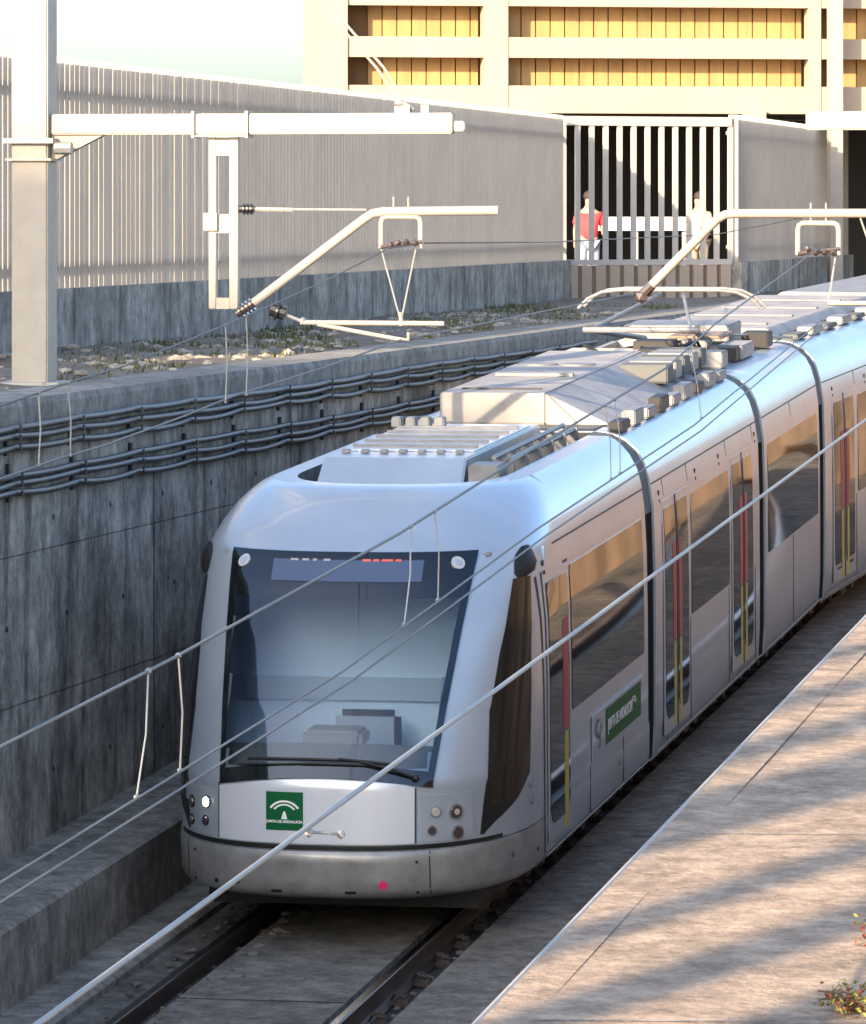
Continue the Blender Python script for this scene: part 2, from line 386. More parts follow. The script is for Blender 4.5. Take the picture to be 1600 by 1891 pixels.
def wall_right():
    t = empty('parapet_wall', (UR, 0, 0), 'concrete retaining wall with a thin pale edge between the striped pavement and the track', 'wall')
    b = MB()
    def top(v): return 4.0 if v <= 0 else (3.96-v*SN)/CS
    vs = (V0, -30, 0, 14, 40, V1)
    b.grid([[T(UR, v, -0.4) for v in vs], [T(UR, v, top(v)-0.03) for v in vs]])
    o = b.build('wall_face', 'ochre'); o.parent = t; o.matrix_parent_inverse = Matrix.Translation((-UR, 0, 0))
    b = MB(); pr_ = [(UR, -0.03), (UR-0.003, -0.006), (UR-0.003, 0.006), (UR, 0.008), (UR+0.006, 0.008), (UR+0.011, 0.004)]
    for (x0, z0), (x1, z1) in zip(pr_, pr_[1:]): b.grid([[T(x0, v, top(v)+z0), T(x1, v, top(v)+z1)] for v in vs])
    o = b.build('coping', 'edge'); o.parent = t; o.matrix_parent_inverse = Matrix.Translation((-UR, 0, 0))
    b = MB()
    for (x0, z0), (x1, z1) in (((UR+0.011, 0.004), (UR+0.14, 0.003)),): b.grid([[T(x0, v, top(v)+z0), T(x1, v, top(v)+z1)] for v in vs])
    o = b.build('coping_top', 'walk'); o.parent = t; o.matrix_parent_inverse = Matrix.Translation((-UR, 0, 0))
wall_right()

# ---- rails
def bend(v): return 0.0 if v < 17 else (v-17)**2/180
VB = [V0, -20, 0, 17]+[17+2*i for i in range(1, 16)]
def rail(u, label, fast=True):
    t = empty('rail', (0, 0, 0), label, 'rail', 'running rails of the two tracks', rx=SL)
    b = MB(); pr_ = [(-.07, -.19), (-.07, -.175), (-.012, -.15), (-.012, -.04), (-.034, -.03), (-.036, -.006), (-.030, 0), (.030, 0), (.036, -.006), (.034, -.03), (.012, -.04), (.012, -.15), (.07, -.175), (.07, -.19)]
    for (x0, z0), (x1, z1) in zip(pr_, pr_[1:]):
        b.grid([[(u+x0+bend(v), v, z0), (u+x1+bend(v), v, z1)] for v in VB])
    b.build('rail_body', 'rail', t)
    b = MB(); b.grid([[(u-.026+bend(v), v, 0.0015), (u+.026+bend(v), v, 0.0015)] for v in VB]); b.build('rail_head', 'railtop', t)
    if not fast: return
    src = None
    for k in range(46):
        for sd in (-1, 1):
            if src is None:
                b = MB(); b.box(-.06, .06, -.07, .07, -.2, -.135, 0.015); b.tube([(-.01, 0, -.14), (-.01, 0, -.09)], .018, 6)
                b.tube([(.03, -.03, -.12), (-.05, -.03, -.10), (-.08, 0, -.15), (-.05, .03, -.10), (.03, .03, -.12)], .009, 5)
                o = src = b.build('fastener', 'rust', t)
            else:
                o = src.copy(); COL.objects.link(o); o.parent = t
            o.location = (u+sd*.13+bend(-9+k*.75), -9+k*.75, 0); o.scale = (sd, 1, 1)
rail(-.72, 'left rail of the tram track, beside the raised walkway')
rail(.74, 'right rail of the tram track, running out of the bottom of the picture')
rail(2.38, 'left rail of the empty second track, next to the tram side', False)
rail(3.84, 'right rail of the empty second track, at the foot of the pavement wall', False)
# debris along the track
b = MB()
for i in range(520):
    v = random.uniform(-9, 4) if i < 330 else random.uniform(-5, 22)
    u = random.choice((-0.72+random.gauss(0.22, .07), .74+random.gauss(0.23, .09), .74+random.gauss(.4, .2), -1.05+random.gauss(0, .05)))
    p = T(u, v, -0.17 if abs(u) > .61 else -.07); r = random.uniform(.01, .035)
    b.ball(p, r, (1.2, 1, .7), .25)
tag(b.build('gravel', 'gravelm'), 'loose stones scattered beside the rails', 'stones', kind='stuff')

# ---- cable runs on the left wall
def cable(z0, name_lab, amp, ph, xo=0.0, r=.026, y0=-20, y1=26):
    b = MB(); pts = []
    y = y0; k = 0
    while y <= y1:
        k0 = (y+0.46)/1.80; fr = k0-math.floor(k0)
        sag = -4*fr*(1-fr)*amp*(0.6+0.8*abs(math.sin(math.floor(k0)*2.3+ph)))
        pts.append((UW+.075+xo, y, z0+sag+0.012*math.sin(y*.5+ph)-.004*math.floor(max(0, k0)*0)+0.0*y)); y += .15
    b.tube(pts, r, 8); return tag(b.build('cable', 'cable', smooth=True), name_lab, 'cable', 'cables clipped along the left wall')
cab = [(3.575, 'top cable of the upper bundle, just under the wall coping'), (3.505, 'middle cable of the upper bundle on the left wall'), (3.435, 'lowest cable of the upper bundle on the left wall'),
       (3.235, 'top cable of the lower bundle on the left wall'), (3.165, 'middle cable of the lower bundle on the left wall'), (3.095, 'bottom cable of all on the left wall')]
for i, (z, l) in enumerate(cab): cable(z, l, .008+.006*(i % 3), i*1.7)
def bracket(y, zt, zb, lab, first=[None]):
    n = 3
    t = empty('cable_bracket', (UW, y, zt), lab, 'bracket', 'black cable brackets on the left wall')
    b = MB(); b.box(0.002, .03, -.03, .03, zb-zt-.03, .05)
    b.build('back_plate', 'blk', t)
    b = MB()
    for k in range(3):
        z = -.036-k*.07
        b.box(.031, .13, -.02, .02, z-.008, z); b.box(.118, .13, -.02, .02, z+.001, z+.035)
    b.build('hooks', 'blk', t)
ords = ['first', 'second', 'third', 'fourth', 'fifth', 'sixth', 'seventh', 'eighth', 'ninth', 'tenth', 'eleventh', 'twelfth', 'thirteenth', 'fourteenth']
for k in range(14):
    y = -.46+k*1.8
    bracket(y, 3.60, 3.40, '%s bracket from the left carrying the upper cable bundle' % ords[k])
    if k < 13: bracket(y+.05, 3.26, 3.06, '%s bracket from the left carrying the lower cable bundle' % ords[k])

# ================================================================== SLATTED FENCES
def fence(A, B, gap, depth, top, bot, name, lab, ext0=0.0, wth=0.02, zg=ZG):
    A = Vector((A[0], A[1], 0)); B = Vector((B[0], B[1], 0)); L = (B-A).length; e = (B-A)/L; n = Vector((e.y, -e.x, 0))
    t = empty(name, (A.x, A.y, zg), lab, 'fence'); off = Matrix.Translation((-A.x, -A.y, -zg))
    b = MB(); n_ = int((L+ext0)/gap)
    for i in range(n_):
        p = A+e*(-ext0+i*gap)
        jt = random.uniform(-.004, .004); an = random.uniform(-.02, .02)
        en = (n+e*an).normalized(); ee = Vector((-en.y, en.x, 0))
        b.obox((p.x+e.x*jt, p.y+e.y*jt, (top+bot)/2), en*depth/2, ee*wth/2, (0, 0, (top-bot)/2))
    o = b.build('slats', 'fin'); o.parent = t; o.matrix_parent_inverse = off
    b = MB()
    for z in (bot+.25, top-.3):
        c = A+e*((L-ext0)/2)-n*(depth/2+.025); b.obox((c.x, c.y, z), e*(L+ext0)/2, n*.02, (0, 0, .03))
    o = b.build('rails', 'fin'); o.parent = t; o.matrix_parent_inverse = off
    c = A+e*((L-ext0)/2)
    b = MB(); b.obox((c.x, c.y, (zg-.1+bot)/2), e*(L+ext0)/2, n*.14, (0, 0, (bot-zg+.1)/2))
    o = b.build('base_wall', 'base'); o.parent = t; o.matrix_parent_inverse = off
    return t
fence((-5.89, 13.6), (-6.22, 46.13), .20, .112, 6.71, 4.38, 'slatted_fence', 'long pale slatted metal fence on a low concrete base at upper left', ext0=7)
fence((-3.70, 47.95), (-3.75, 64.6), .25, .16, 6.75, 4.33, 'slatted_fence', 'short grey slatted fence right of the barred gate', wth=.02)

# ================================================================== GATE
A = Vector((-6.22, 46.13, 0)); B = Vector((-3.74, 47.9, 0)); e = (B-A).normalized(); L = (B-A).length; n = Vector((e.y, -e.x, 0))
# bars stand across the gap, wide face to the street
t = empty('barred_gate', (A.x, A.y, ZG), 'white barred gate in front of the dark ground floor, between the two slatted fences', 'gate'); off = Matrix.Translation((-A.x, -A.y, -ZG))
def gp(b, name, m):
    o = b.build(name, m); o.parent = t; o.matrix_parent_inverse = off; return o
for i in range(13):
    p = A+e*(L*(i+.02)/12.04)
    b = MB(); b.obox((p.x, p.y, (6.56+4.38)/2), e*.04, n*.03, (0, 0, (6.56-4.38)/2)); gp(b, 'bar', 'gatebar')
c = (A+B)/2
b = MB(); b.obox((c.x, c.y, 6.63), e*L/2, n*.05, (0, 0, .075)); gp(b, 'top_beam', 'gatebar')
b = MB(); b.obox((c.x, c.y, 4.34), e*L/2, n*.06, (0, 0, .045)); gp(b, 'bottom_beam', 'gatebar')
for i in range(12):
    p = A+e*(L*(i+.52)/12.04)
    b = MB(); b.obox((p.x, p.y, (4.29+ZG)/2), e*.088, n*.09, (0, 0, (4.29-ZG)/2)); gp(b, 'plinth_block', 'facade')

# ================================================================== BUILDING BEHIND
BO = Vector((-12.51, 55.4, 0)); ang = math.radians(11.04+11); e = Vector((math.cos(ang-0.19+0.0), math.sin(ang), 0)).normalized(); n = Vector((e.y, -e.x, 0))
# n points to the viewer side
tb = empty('office_building', (BO.x, BO.y, ZG), 'cream concrete building with golden panelled strips between its beams', 'building')
off = Matrix.Translation((-BO.x, -BO.y, -ZG))
def bp(b, name, m):
    o = b.build(name, m); o.parent = tb; o.matrix_parent_inverse = off; return o
def fb(b, s0, s1, z0, z1, d0, d1):   # box in facade coordinates, d = metres in front (+) or behind (-)
    c = BO+e*((s0+s1)/2)+n*((d0+d1)/2); return b.obox((c.x, c.y, (z0+z1)/2), e*(s1-s0)/2, n*abs(d1-d0)/2, (0, 0, (z1-z0)/2))
Zp = lambda y: 5.14+(393-y)*95.0/9700*1.0
beams = [(9.6, Zp(9)), (8.0, 8.4), (7.0, 7.42)]
# floor beams (z from photo rows)
zb = [(Zp(207), Zp(156)), (Zp(104), Zp(66)), (Zp(8), Zp(-34)), (Zp(-90), Zp(-130))]
for z0, z1 in zb: bp(fb(MB(), .76, 18, z0, z1, -0.35, 0.0), 'floor_beam', 'facade')
bp(fb(MB(), 0, .755, ZG, 11.5, -.36, .05), 'corner_pier', 'facade')
# left return wall of the building
bp(fb(MB(), .55, .74, ZG, 11.45, -3.0, -.37), 'side_wall', 'facade'); bp(fb(MB(), .75, 2.6, ZG, 11.44, -3.0, -2.8), 'side_wall', 'facade'); bp(fb(MB(), 2.4, 2.6, ZG, 11.43, -12, -3.01), 'side_wall', 'facade')
for s0, s1, f_ in ((3.27, 3.72, .02), (9.35, 9.58, .02), (15.2, 15.6, .02)): bp(fb(MB(), s0, s1, Zp(206), 11.5, -.34, f_), 'pier', 'facade')
bays = [(1.22, 3.27), (3.72+.08, 9.35), (9.86, 15.2), (15.6, 18)]
for (z0, z1) in ((Zp(156), Zp(104)), (Zp(66), Zp(8)), (Zp(-34), Zp(-90))):
    for s0, s1 in bays:
        b = MB(); k = s0; pw = .272
        while k < s1-.02:
            fb(b, k+.012, min(k+pw-.012, s1), z0-.02, z1+.02, -.62+random.uniform(0, .012), -.58+random.uniform(0, .012)); k += pw
        bp(b, 'panel_strip', 'timber')
    bp(fb(MB(), .78, 18, z0-.05, z1+.05, -.80, -.66), 'backing_wall', 'timberd')
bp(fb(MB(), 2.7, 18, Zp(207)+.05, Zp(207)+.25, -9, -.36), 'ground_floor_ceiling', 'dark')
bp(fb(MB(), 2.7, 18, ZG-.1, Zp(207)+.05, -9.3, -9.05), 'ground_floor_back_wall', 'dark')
bp(fb(MB(), -0.1, 18.2, 11.45, 11.8, -12, .1), 'roof_slab', 'facade')
bp(fb(MB(), 8.10, 8.5, Zp(216), Zp(200), -.1, .2), 'corbel', 'facade')
# slender column standing before the facade
o = fb(MB(), 9.62, 9.86, ZG, 11.3, .3, .55).build('facade_column', 'cream')
tag(o, 'tall slender cream column at the right end of the facade', 'column')

# white rail board behind the gate
cA = Vector((-7.2, 53.3, 0)); cB = Vector((-5.2, 54.0, 0)); ee = (cB-cA).normalized(); LL = (cB-cA).length; c = (cA+cB)/2
t2 = empty('white_barrier', (c.x, c.y, ZG), 'low white barrier board seen through the gate bars between the two people', 'barrier'); off2 = Matrix.Translation((-c.x, -c.y, -ZG))
b = MB(); b.obox((c.x, c.y, 4.95), ee*LL/2, Vector((ee.y, -ee.x, 0))*.03, (0, 0, .12)); o = b.build('board', 'whitep'); o.parent = t2; o.matrix_parent_inverse = off2
for q in (.1, .5, .9):
    p = cA+ee*LL*q; b = MB(); b.box(p.x-.03, p.x+.03, p.y+.04, p.y+.1, ZG, 4.9); o = b.build('post', 'galv'); o.parent = t2; o.matrix_parent_inverse = off2

# ---- people behind the gate
def person(loc, rz, label, top, trousers, shirt_col, arm=0.0):
    t = empty('person', loc, label, 'person', rz=rz)
    def skin(name, V, E, R, mt, sub=1):
        me = bpy.data.meshes.new(name); me.from_pydata(V, E, []); o = bpy.data.objects.new(name, me); COL.objects.link(o)
        md = o.modifiers.new('s', 'SKIN'); md.use_smooth_shade = True
        for i, r in enumerate(R):
            rr = r if isinstance(r, tuple) else (r, r)
            me.skin_vertices[0].data[i].radius = rr
        me.skin_vertices[0].data[0].use_root = True
        s2 = o.modifiers.new('d', 'SUBSURF'); s2.levels = sub; s2.render_levels = sub
        dg = bpy.context.evaluated_depsgraph_get(); dg.update(); me2 = bpy.data.meshes.new_from_object(o.evaluated_get(dg))
        o.modifiers.clear(); o.data = me2; me2.materials.clear(); me2.materials.append(M[mt])
        for p in me2.polygons: p.use_smooth = True
        o.parent = t; return o
    # whole body in one surface
    V = [(0, 0, .95), (0, .0, 1.15), (0, 0, 1.40), (0, -.01, 1.50), (0, -.02, 1.58), (0, -.03, 1.68),
         (.10, 0, .90), (.11, -.02, .50), (.11, .02, .09), (.12, -.13, .04), (-.10, 0, .90), (-.12, .03, .50), (-.13, .08, .09), (-.14, -.06, .04),
         (.17, 0, 1.38), (.23, .0, 1.12), (.22, -.12-arm*.1, .92+arm*.25), (.21, -.19-arm*.12, .86+arm*.3), (-.17, 0, 1.38), (-.23, .03, 1.12), (-.24, -.06, .88), (-.24, -.10, .80)]
    E = [(0, 1), (1, 2), (2, 3), (3, 4), (4, 5), (0, 6), (6, 7), (7, 8), (8, 9), (0, 10), (10, 11), (11, 12), (12, 13), (2, 14), (14, 15), (15, 16), (16, 17), (2, 18), (18, 19), (19, 20), (20, 21)]
    R = [(.14, .10), (.12, .09), (.15, .10), .05, (.075, .085), (.07, .08), .085, .055, .038, .035, .085, .055, .038, .035, .05, .04, .03, .035, .05, .04, .03, .035]
    skin('body', V, E, R, 'skin')
    skin('shirt', [(0, 0, .90), (0, 0, 1.15), (0, 0, 1.40), (.175, 0, 1.37), (.225, 0, 1.18), (-.175, 0, 1.37), (-.225, .02, 1.18)], [(0, 1), (1, 2), (2, 3), (3, 4), (2, 5), (5, 6)],
         [(.19, .145), (.175, .14), (.20, .145), .085, .07, .085, .07], top)
    skin('trousers', [(0, 0, .93), (.10, 0, .86), (.11, -.02, .50), (.11, .02, .12), (-.10, 0, .86), (-.12, .03, .50), (-.13, .08, .12)], [(0, 1), (1, 2), (2, 3), (0, 4), (4, 5), (5, 6)],
         [(.155, .115), .10, .07, .055, .10, .07, .055], trousers)
    b = MB(); b.ball((0, .005, 1.685), .098, (.95, 1.05, 1.0), 0.02, 2); o = b.build('hair', 'hair', t, smooth=True)
    return t
person((-6.42, 49.9, ZG), 0.3, 'person in a red top and pale jeans behind the left bars of the gate', 'redc', 'denim', None, .6)
person((-5.02, 53.2, ZG), -0.4, 'person in a pale yellow top behind the right bars of the gate', 'yelc', 'tan', None, .2)

# ---- far low block seen under the sky at left and in the shade at right
# bird
b = MB(); p = (-13.6, 66.0, 8.75)
b.ball((0, 0, 0), .09, (1.5, .7, .7), 0, 2)
b.add([(0, 0, .03), (-.12, .25, .22), (-.05, .03, .02), (0, 0, .03), (-.12, -.25, .2), (-.05, -.03, .02)], [(0, 1, 2), (3, 4, 5)])
b.add([(-.1, 0, 0), (-.26, .05, .02), (-.26, -.05, .02)], [(0, 1, 2)])
o = b.build('bird', 'blk'); o.location = p; tag(o, 'small dark bird flying above the slatted fence', 'bird')

# ================================================================== CATENARY SUPPORT (left)
Y = 3.6
t = empty('catenary_mast', (-3.34, Y, ZG), 'square cream catenary mast at far left with a long arm over the tram track', 'mast', 'catenary masts')
def part(b, name, m, sm=False):
    o = b.build(name, m, smooth=sm); o.parent = t; o.matrix_parent_inverse = Matrix.Translation(-t.location); 
    if sm: autosmooth(o, 40)
    return o
part(MB().box(-3.49, -3.19, Y-.15, Y+.15, ZG-.02, 8.2, .012), 'pole', 'cream')
part(MB().box(-3.62, -3.06, Y-.28, Y+.28, ZG-.01, ZG+.04, .01), 'base_plate', 'galv')
b = MB().box(-3.55, -3.13, Y-.21, Y+.21, 5.70, 5.74); b.box(-3.53, -3.15, Y-.19, Y+.19, 5.56, 5.58); b.tube([(-3.12, Y-.18, 5.66), (-2.98, Y-.18, 5.66)], .05); part(b, 'clamp', 'galv')
b = MB().box(-3.186, .11, Y-.085, Y+.085, 5.77, 5.935, .01); part(b, 'arm', 'cream')
b = MB(); b.add([(-3.185, Y-.05, 5.768), (-3.185, Y+.05, 5.768), (-3.185, Y+.05, 5.55), (-3.185, Y-.05, 5.55), (-2.75, Y-.05, 5.768), (-2.75, Y+.05, 5.768)], [(0, 1, 2, 3), (0, 4, 5, 1), (3, 2, 5, 4), (0, 3, 4), (1, 5, 2)]); part(b, 'gusset', 'cream')
part(MB().box(.112, .20, Y-.05, Y+.05, 5.79, 5.87, .008), 'end_fitting', 'galv')
b = MB()
for x in (-2.0, -1.56): b.box(x-.012, x+.012, Y-.11, Y+.11, 5.74, 5.955)
b.box(-1.98, -1.58, Y-.11, Y-.09, 5.75, 5.765); part(b, 'bracket_clamp', 'cream')
b = MB(); b.box(-1.885, -1.825, Y-.04, Y+.04, 4.37, 5.765, .006); b.box(-1.715, -1.645, Y-.04, Y+.04, 4.37, 5.765, .006)
b.box(-1.823, -1.717, Y-.035, Y+.035, 4.37, 4.46); b.box(-1.823, -1.717, Y-.035, Y+.035, 4.98, 5.13); b.box(-1.823, -1.717, Y-.035, Y+.035, 5.60, 5.764)
b.box(-1.92, -1.81, Y-.07, Y-.042, 5.0, 5.14); part(b, 'drop_frame', 'cream')
b = MB(); b.tube([(-1.64, Y, 5.17), (-1.52, Y, 5.17)], .03, 10); 
for k in range(3): b.disc((-1.60+k*.03, Y, 5.17), (1, 0, 0), .045, .006)
part(b, 'stay_insulator', 'insulk')
b = MB().tube([(-1.52, Y, 5.17), (-.60, Y, 5.165)], .010, 6); b.tube([(-1.5, Y, 5.17), (-1.2, Y, 5.165)], .018, 6); part(b, 'stay', 'galv')
b = MB().tube([(-1.52, Y, 4.42), (-.62, Y, 5.09), (-.55, Y, 5.135), (-.46, Y, 5.15), (.47, Y, 5.16)], .038, 12); part(b, 'cantilever', 'cream', True)
b = MB().tube([(-1.66, Y, 4.33), (-1.52, Y, 4.42)], .035, 10)
for k in range(4): b.disc((-1.63+k*.03, Y, 4.35+k*.019), (.8, 0, .5), .055, .007)
part(b, 'foot_insulator', 'insul')
def portal(x, zt, part):
    b = MB().tube([(x-.16, Y, zt-.25), (x-.16, Y, zt-.05), (x-.15, Y, zt-.015), (x-.12, Y, zt), (x+.12, Y, zt), (x+.15, Y, zt-.015), (x+.16, Y, zt-.05), (x+.16, Y, zt-.25)], .022, 10); part(b, 'yoke', 'cream', True)
    b = MB()
    for dx in (-.06, .06): b.tube([(x+dx, Y, zt), (x+dx, Y, zt+.16)], .008, 6)
    part(b, 'yoke_bolts', 'galv')
    b = MB()
    for dx in (-.08, -.02, .05, .12):
        b.ball((x+dx, Y-.03, zt-.21+random.uniform(-.02, .02)), .028, (1, 1.5, 1), .1, 2)
    b.tube([(x-.16, Y-.02, zt-.24), (x+.17, Y-.02, zt-.20)], .018, 8); part(b, 'wire_clamps', 'insul')
portal(-.32, 5.11, part)
b = MB(); b.tube([(-.48, Y, 4.85), (-.32, Y, 4.27)], .007, 6); b.tube([(-.20, Y, 4.85), (-.32, Y, 4.27)], .007, 6); b.tube([(-.32, Y, 4.35), (-.32, Y, 4.24)], .016, 6); part(b, 'hanger_wires', 'galv')
b = MB().tube([(-1.14, Y, 4.265), (.03, Y, 4.26)], .02, 10); b.tube([(-1.0, Y, 4.25), (-.34, Y, 4.135)], .017, 10); b.tube([(-.36, Y, 4.14), (-.26, Y, 4.13), (-.26, Y, 4.19)], .015, 8); part(b, 'registration_arm', 'cream')
b = MB().tube([(-1.30, Y, 4.34), (-1.12, Y, 4.27)], .014, 6); b.ball((-1.12, Y, 4.28), .03); part(b, 'arm_link', 'galv')
b = MB().tube([(-1.38, Y, 4.37), (-1.26, Y, 4.33)], .055, 10); b.disc((-1.32, Y, 4.35), (.9, 0, -.3), .075, .01); part(b, 'arm_insulator', 'insulk')
b = MB()
for dx in (0, .06): b.tube([(-1.45+dx, Y, 7.35), (-.52+dx, Y, 6.30), (-.30+dx*.6, Y, 5.98)], .011, 6)
part(b, 'tie_rods', 'cream')
b = MB().box(-.36, -.24, Y-.06, Y+.06, 5.937, 5.99); b.tube([(-.42, Y, 6.10), (-.22, Y, 5.96)], .018, 6); b.ball((-.33, Y, 6.02), .05, (1, .8, .7), .1); b.box(-.15, -.09, Y-.04, Y+.04, 5.937, 6.0); part(b, 'rod_anchor', 'galv')

# ---- second support (right, over the second track); its mast stands right of the frame
t = empty('catenary_mast', (6.55, Y, 3.96), 'cream catenary support over the second track, its cantilever and arm entering from the right edge', 'mast', 'catenary masts')
part(MB().box(6.40, 6.70, Y-.15, Y+.15, 3.94, 8.2, .012), 'pole', 'cream')
part(MB().box(2.93, 6.395, Y-.085, Y+.085, 5.79, 5.935, .01), 'arm', 'cream')
b = MB(); b.box(4.3, 4.36, Y-.04, Y+.04, 4.37, 5.788); b.box(4.48, 4.54, Y-.04, Y+.04, 4.37, 5.788); b.box(4.362, 4.478, Y-.035, Y+.035, 5.0, 5.2); b.box(4.362, 4.478, Y-.035, Y+.035, 4.37, 4.46); part(b, 'drop_frame', 'cream')
b = MB().tube([(1.68, Y, 4.55), (2.22, Y, 5.09), (2.28, Y, 5.125), (2.35, Y, 5.135), (4.30, Y, 5.14)], .036, 12); part(b, 'cantilever', 'cream', True)
b = MB().tube([(1.60, Y, 4.47), (1.70, Y, 4.57)], .04, 8); b.ball((1.62, Y, 4.48), .06, (1, 1, 1), .1); part(b, 'foot_insulator', 'insul')
portal(3.02, 5.06, part)
b = MB(); b.tube([(3.16, Y, 4.83), (3.10, Y, 4.43)], .008, 6); b.tube([(3.35, Y, 5.1), (3.42, Y, 4.9)], .008, 6); part(b, 'hanger_wires', 'galv')
b = MB(); b.box(2.68, 2.74, Y-.2, Y-.15, 4.40, 4.58); 
b = MB().tube([(3.10, Y, 4.43), (3.9, Y, 4.44), (4.31, Y, 4.42)], .018, 8); part(b, 'registration_arm', 'cream')

# ================================================================== WIRES
def wire(pts, r, m, lab, sub=0, group='overhead wires', n=6):
    b = MB(); P = [Vector(p) for p in pts]
    if sub:
        Q = []
        for a, c in zip(P, P[1:]): Q += [a.lerp(c, k/sub) for k in range(sub)]
        P = Q+[P[-1]]
    b.tube(P, r, n); return tag(b.build('overhead_wire', m, smooth=True), lab, 'wire', group)
# tram track
wire([(0, -30, 2.9), (0, -7.82, 4.15), (-.05, -6.3, 4.205), (-.1, -3.2, 4.41), (-.2, .18, 4.64), (-.3, 3.0, 4.86), (-.15, 3.7, 4.90)], .006, 'wired', 'upper wire rising from the left edge to the yoke above the tram')
wire([(0, -30, 2.75), (0, -7.97, 3.72), (-.05, -6.8, 3.74), (-.1, -4.6, 3.83), (-.15, -3.0, 3.905), (-.2, .18, 4.01), (-.32, 3.6, 4.13), (-.2, 18, 4.38)], .007, 'wire', 'lower wire crossing the cable bundles above the tram')
wire([(-.15, 3.7, 4.90), (-.6, 12, 4.86), (-2.3, 36, 4.84), (-3.2, 55, 5.1)], .007, 'wired', 'thin wire running back from the left yoke past the gate')
for (a, c, l) in (((-8.6, 4.10, 3.69), 0, 'short'), ((-7.75, 4.155, 3.72), 0, 'short'), ((-3.3, 4.39, 3.89), 0, 's'), ((-2.2, 4.47, 3.93), 0, 's')):
    pass
def dropper(p0, p1, lab, grp, r=.005, clip=True):
    t = empty('dropper', p0, lab, 'dropper', grp); a = Vector((0, 0, 0)); c = Vector(p1)-Vector(p0)
    md = (a+c)/2+Vector((.012, 0, 0))
    MB().tube([a, md, c], r, 6).build('dropper_wire', 'galv', t)
    if clip:
        MB().ball(c, .011, (1, 1.8, 1), .05).build('clip', 'galv', t); MB().ball((0, 0, 0), .012, (1, 1.8, 1), .05).build('clip', 'galv', t)
g1 = 'droppers over the tram track'; g2 = 'droppers over the second track'
dropper((0, -8.45, 4.11), (0, -8.45, 3.70), 'dropper nearest the left edge, in front of the cable bundles', g1)
dropper((0, -7.82, 4.15), (0, -7.75, 3.725), 'second dropper from the left edge, in front of the cable bundles', g1)
dropper((-.1, -3.4, 4.395), (-.1, -3.4, 3.88), 'dropper in front of the wall coping, left of the middle pair', g1)
dropper((-.11, -2.75, 4.44), (-.11, -2.75, 3.91), 'dropper in front of the wall coping, right of the middle pair', g1)
# second track (nearer the camera): messenger A, contact pair B
wire([(3.55, -32, 3.12), (3.55, -21.85, 3.50), (3.55, -19.6, 3.59), (3.52, -15.5, 3.775), (3.45, -12, 3.96), (3.40, -6.98, 4.236), (3.2, -3.5, 4.42), (3.02, Y, 4.86)], .0062, 'wire', 'single messenger wire sloping up across the tram windscreen to the right yoke')
wire([(3.60, -34, 2.62), (3.58, -22, 3.095), (3.55, -16.8, 3.30), (3.50, -12, 3.585), (3.42, -6, 3.86), (3.05, Y, 4.30)], .0048, 'wire', 'upper wire of the close pair crossing the tram windscreen')
wire([(3.64, -34, 2.585), (3.62, -22, 3.06), (3.59, -16.8, 3.265), (3.54, -12, 3.55), (3.46, -6, 3.825), (3.09, Y, 4.27)], .0048, 'wire', 'lower wire of the close pair crossing the tram windscreen')
wire([(5.5, -30.2, 3.645), (5.5, -28.49, 3.72), (5.5, -15.39, 4.27), (5.5, 2, 5.0)], 0.006, 'wire3', 'nearest thick pale wire running from the bottom left corner up to the right edge')
def on(tab, y):
    for a, c in zip(tab, tab[1:]):
        if a[1] <= y <= c[1]:
            k = (y-a[1])/(c[1]-a[1]); return tuple(lerp(a[i], c[i], k) for i in range(3))
WA = [(3.55, -32, 3.12), (3.55, -21.85, 3.50), (3.55, -19.6, 3.59), (3.52, -15.5, 3.775), (3.45, -12, 3.96), (3.40, -6.98, 4.236), (3.2, -3.5, 4.42), (3.02, Y, 4.86)]
WB = [(3.60, -34, 2.62), (3.58, -22, 3.095), (3.55, -16.8, 3.30), (3.50, -12, 3.585), (3.42, -6, 3.86), (3.05, Y, 4.30)]
for y, l in ((-19.98, 'dropper leaning in front of the concrete wall, left of the tram'), (-19.55, 'dropper hanging beside the left edge of the tram front'), (-15.22, 'leaning dropper over the middle of the windscreen'), (-14.62, 'dropper over the right part of the windscreen'), (-9.4, 'dropper by the roof edge of the first car, left of its pair'), (-9.05, 'dropper by the roof edge of the first car, right of its pair'), (-5.5, 'dropper by the roof edge of the second car')):
    a = on(WA, y); dy = -.2 if 'lean' in l else 0; c = on(WB, y+dy); dropper(a, (c[0]-.01, c[1], c[2]), l, g2, .0035)
# little hook clamp on the thick wire
dropper((5.5, -26.3, 3.80), (5.55, -26.2, 3.785), 'small clamp on the nearest thick wire in front of the tram nose', 'wire fittings', .004)

# ================================================================== TRAM
TR = empty('tram', (0, 0, 0), 'long silver articulated tram coming down the concrete cutting', 'tram', rx=SL)
# level table: w, half width, nose centre v, corner depth
LV = [(.27, 1.20, -.72, 1.60, 2.6), (.31, 1.29, -.86, 1.75, 2.6), (.36, 1.318, -.90, 1.8, 2.6), (.60, 1.318, -.92, 1.8, 2.6), (.635, 1.318, -.90, 1.8, 2.6), (.65, 1.318, -.86, 1.8, 2.6),
      (1.10, 1.318, -.84, 1.75, 2.6), (1.6, 1.318, -.56, 1.6, 2.6), (2.1, 1.312, -.24, 1.5, 2.6), (2.45, 1.295, 0.0, 1.45, 2.6), (2.65, 1.27, .16, 1.4, 2.6), (2.78, 1.235, .44, 1.35, 2.6),
      (2.90, 1.17, .74, 1.25, 2.6), (2.98, 1.10, .95, 1.2, 2.6), (3.02, 1.05, 1.07, 1.15, 2.6), (3.04, 1.01, 1.16, 1.1, 2.6), (3.048, .985, 1.24, 1.08, 2.6)]
def lv(wv): return tuple(interp(LV, wv, k) for k in (1, 2, 3, 4))
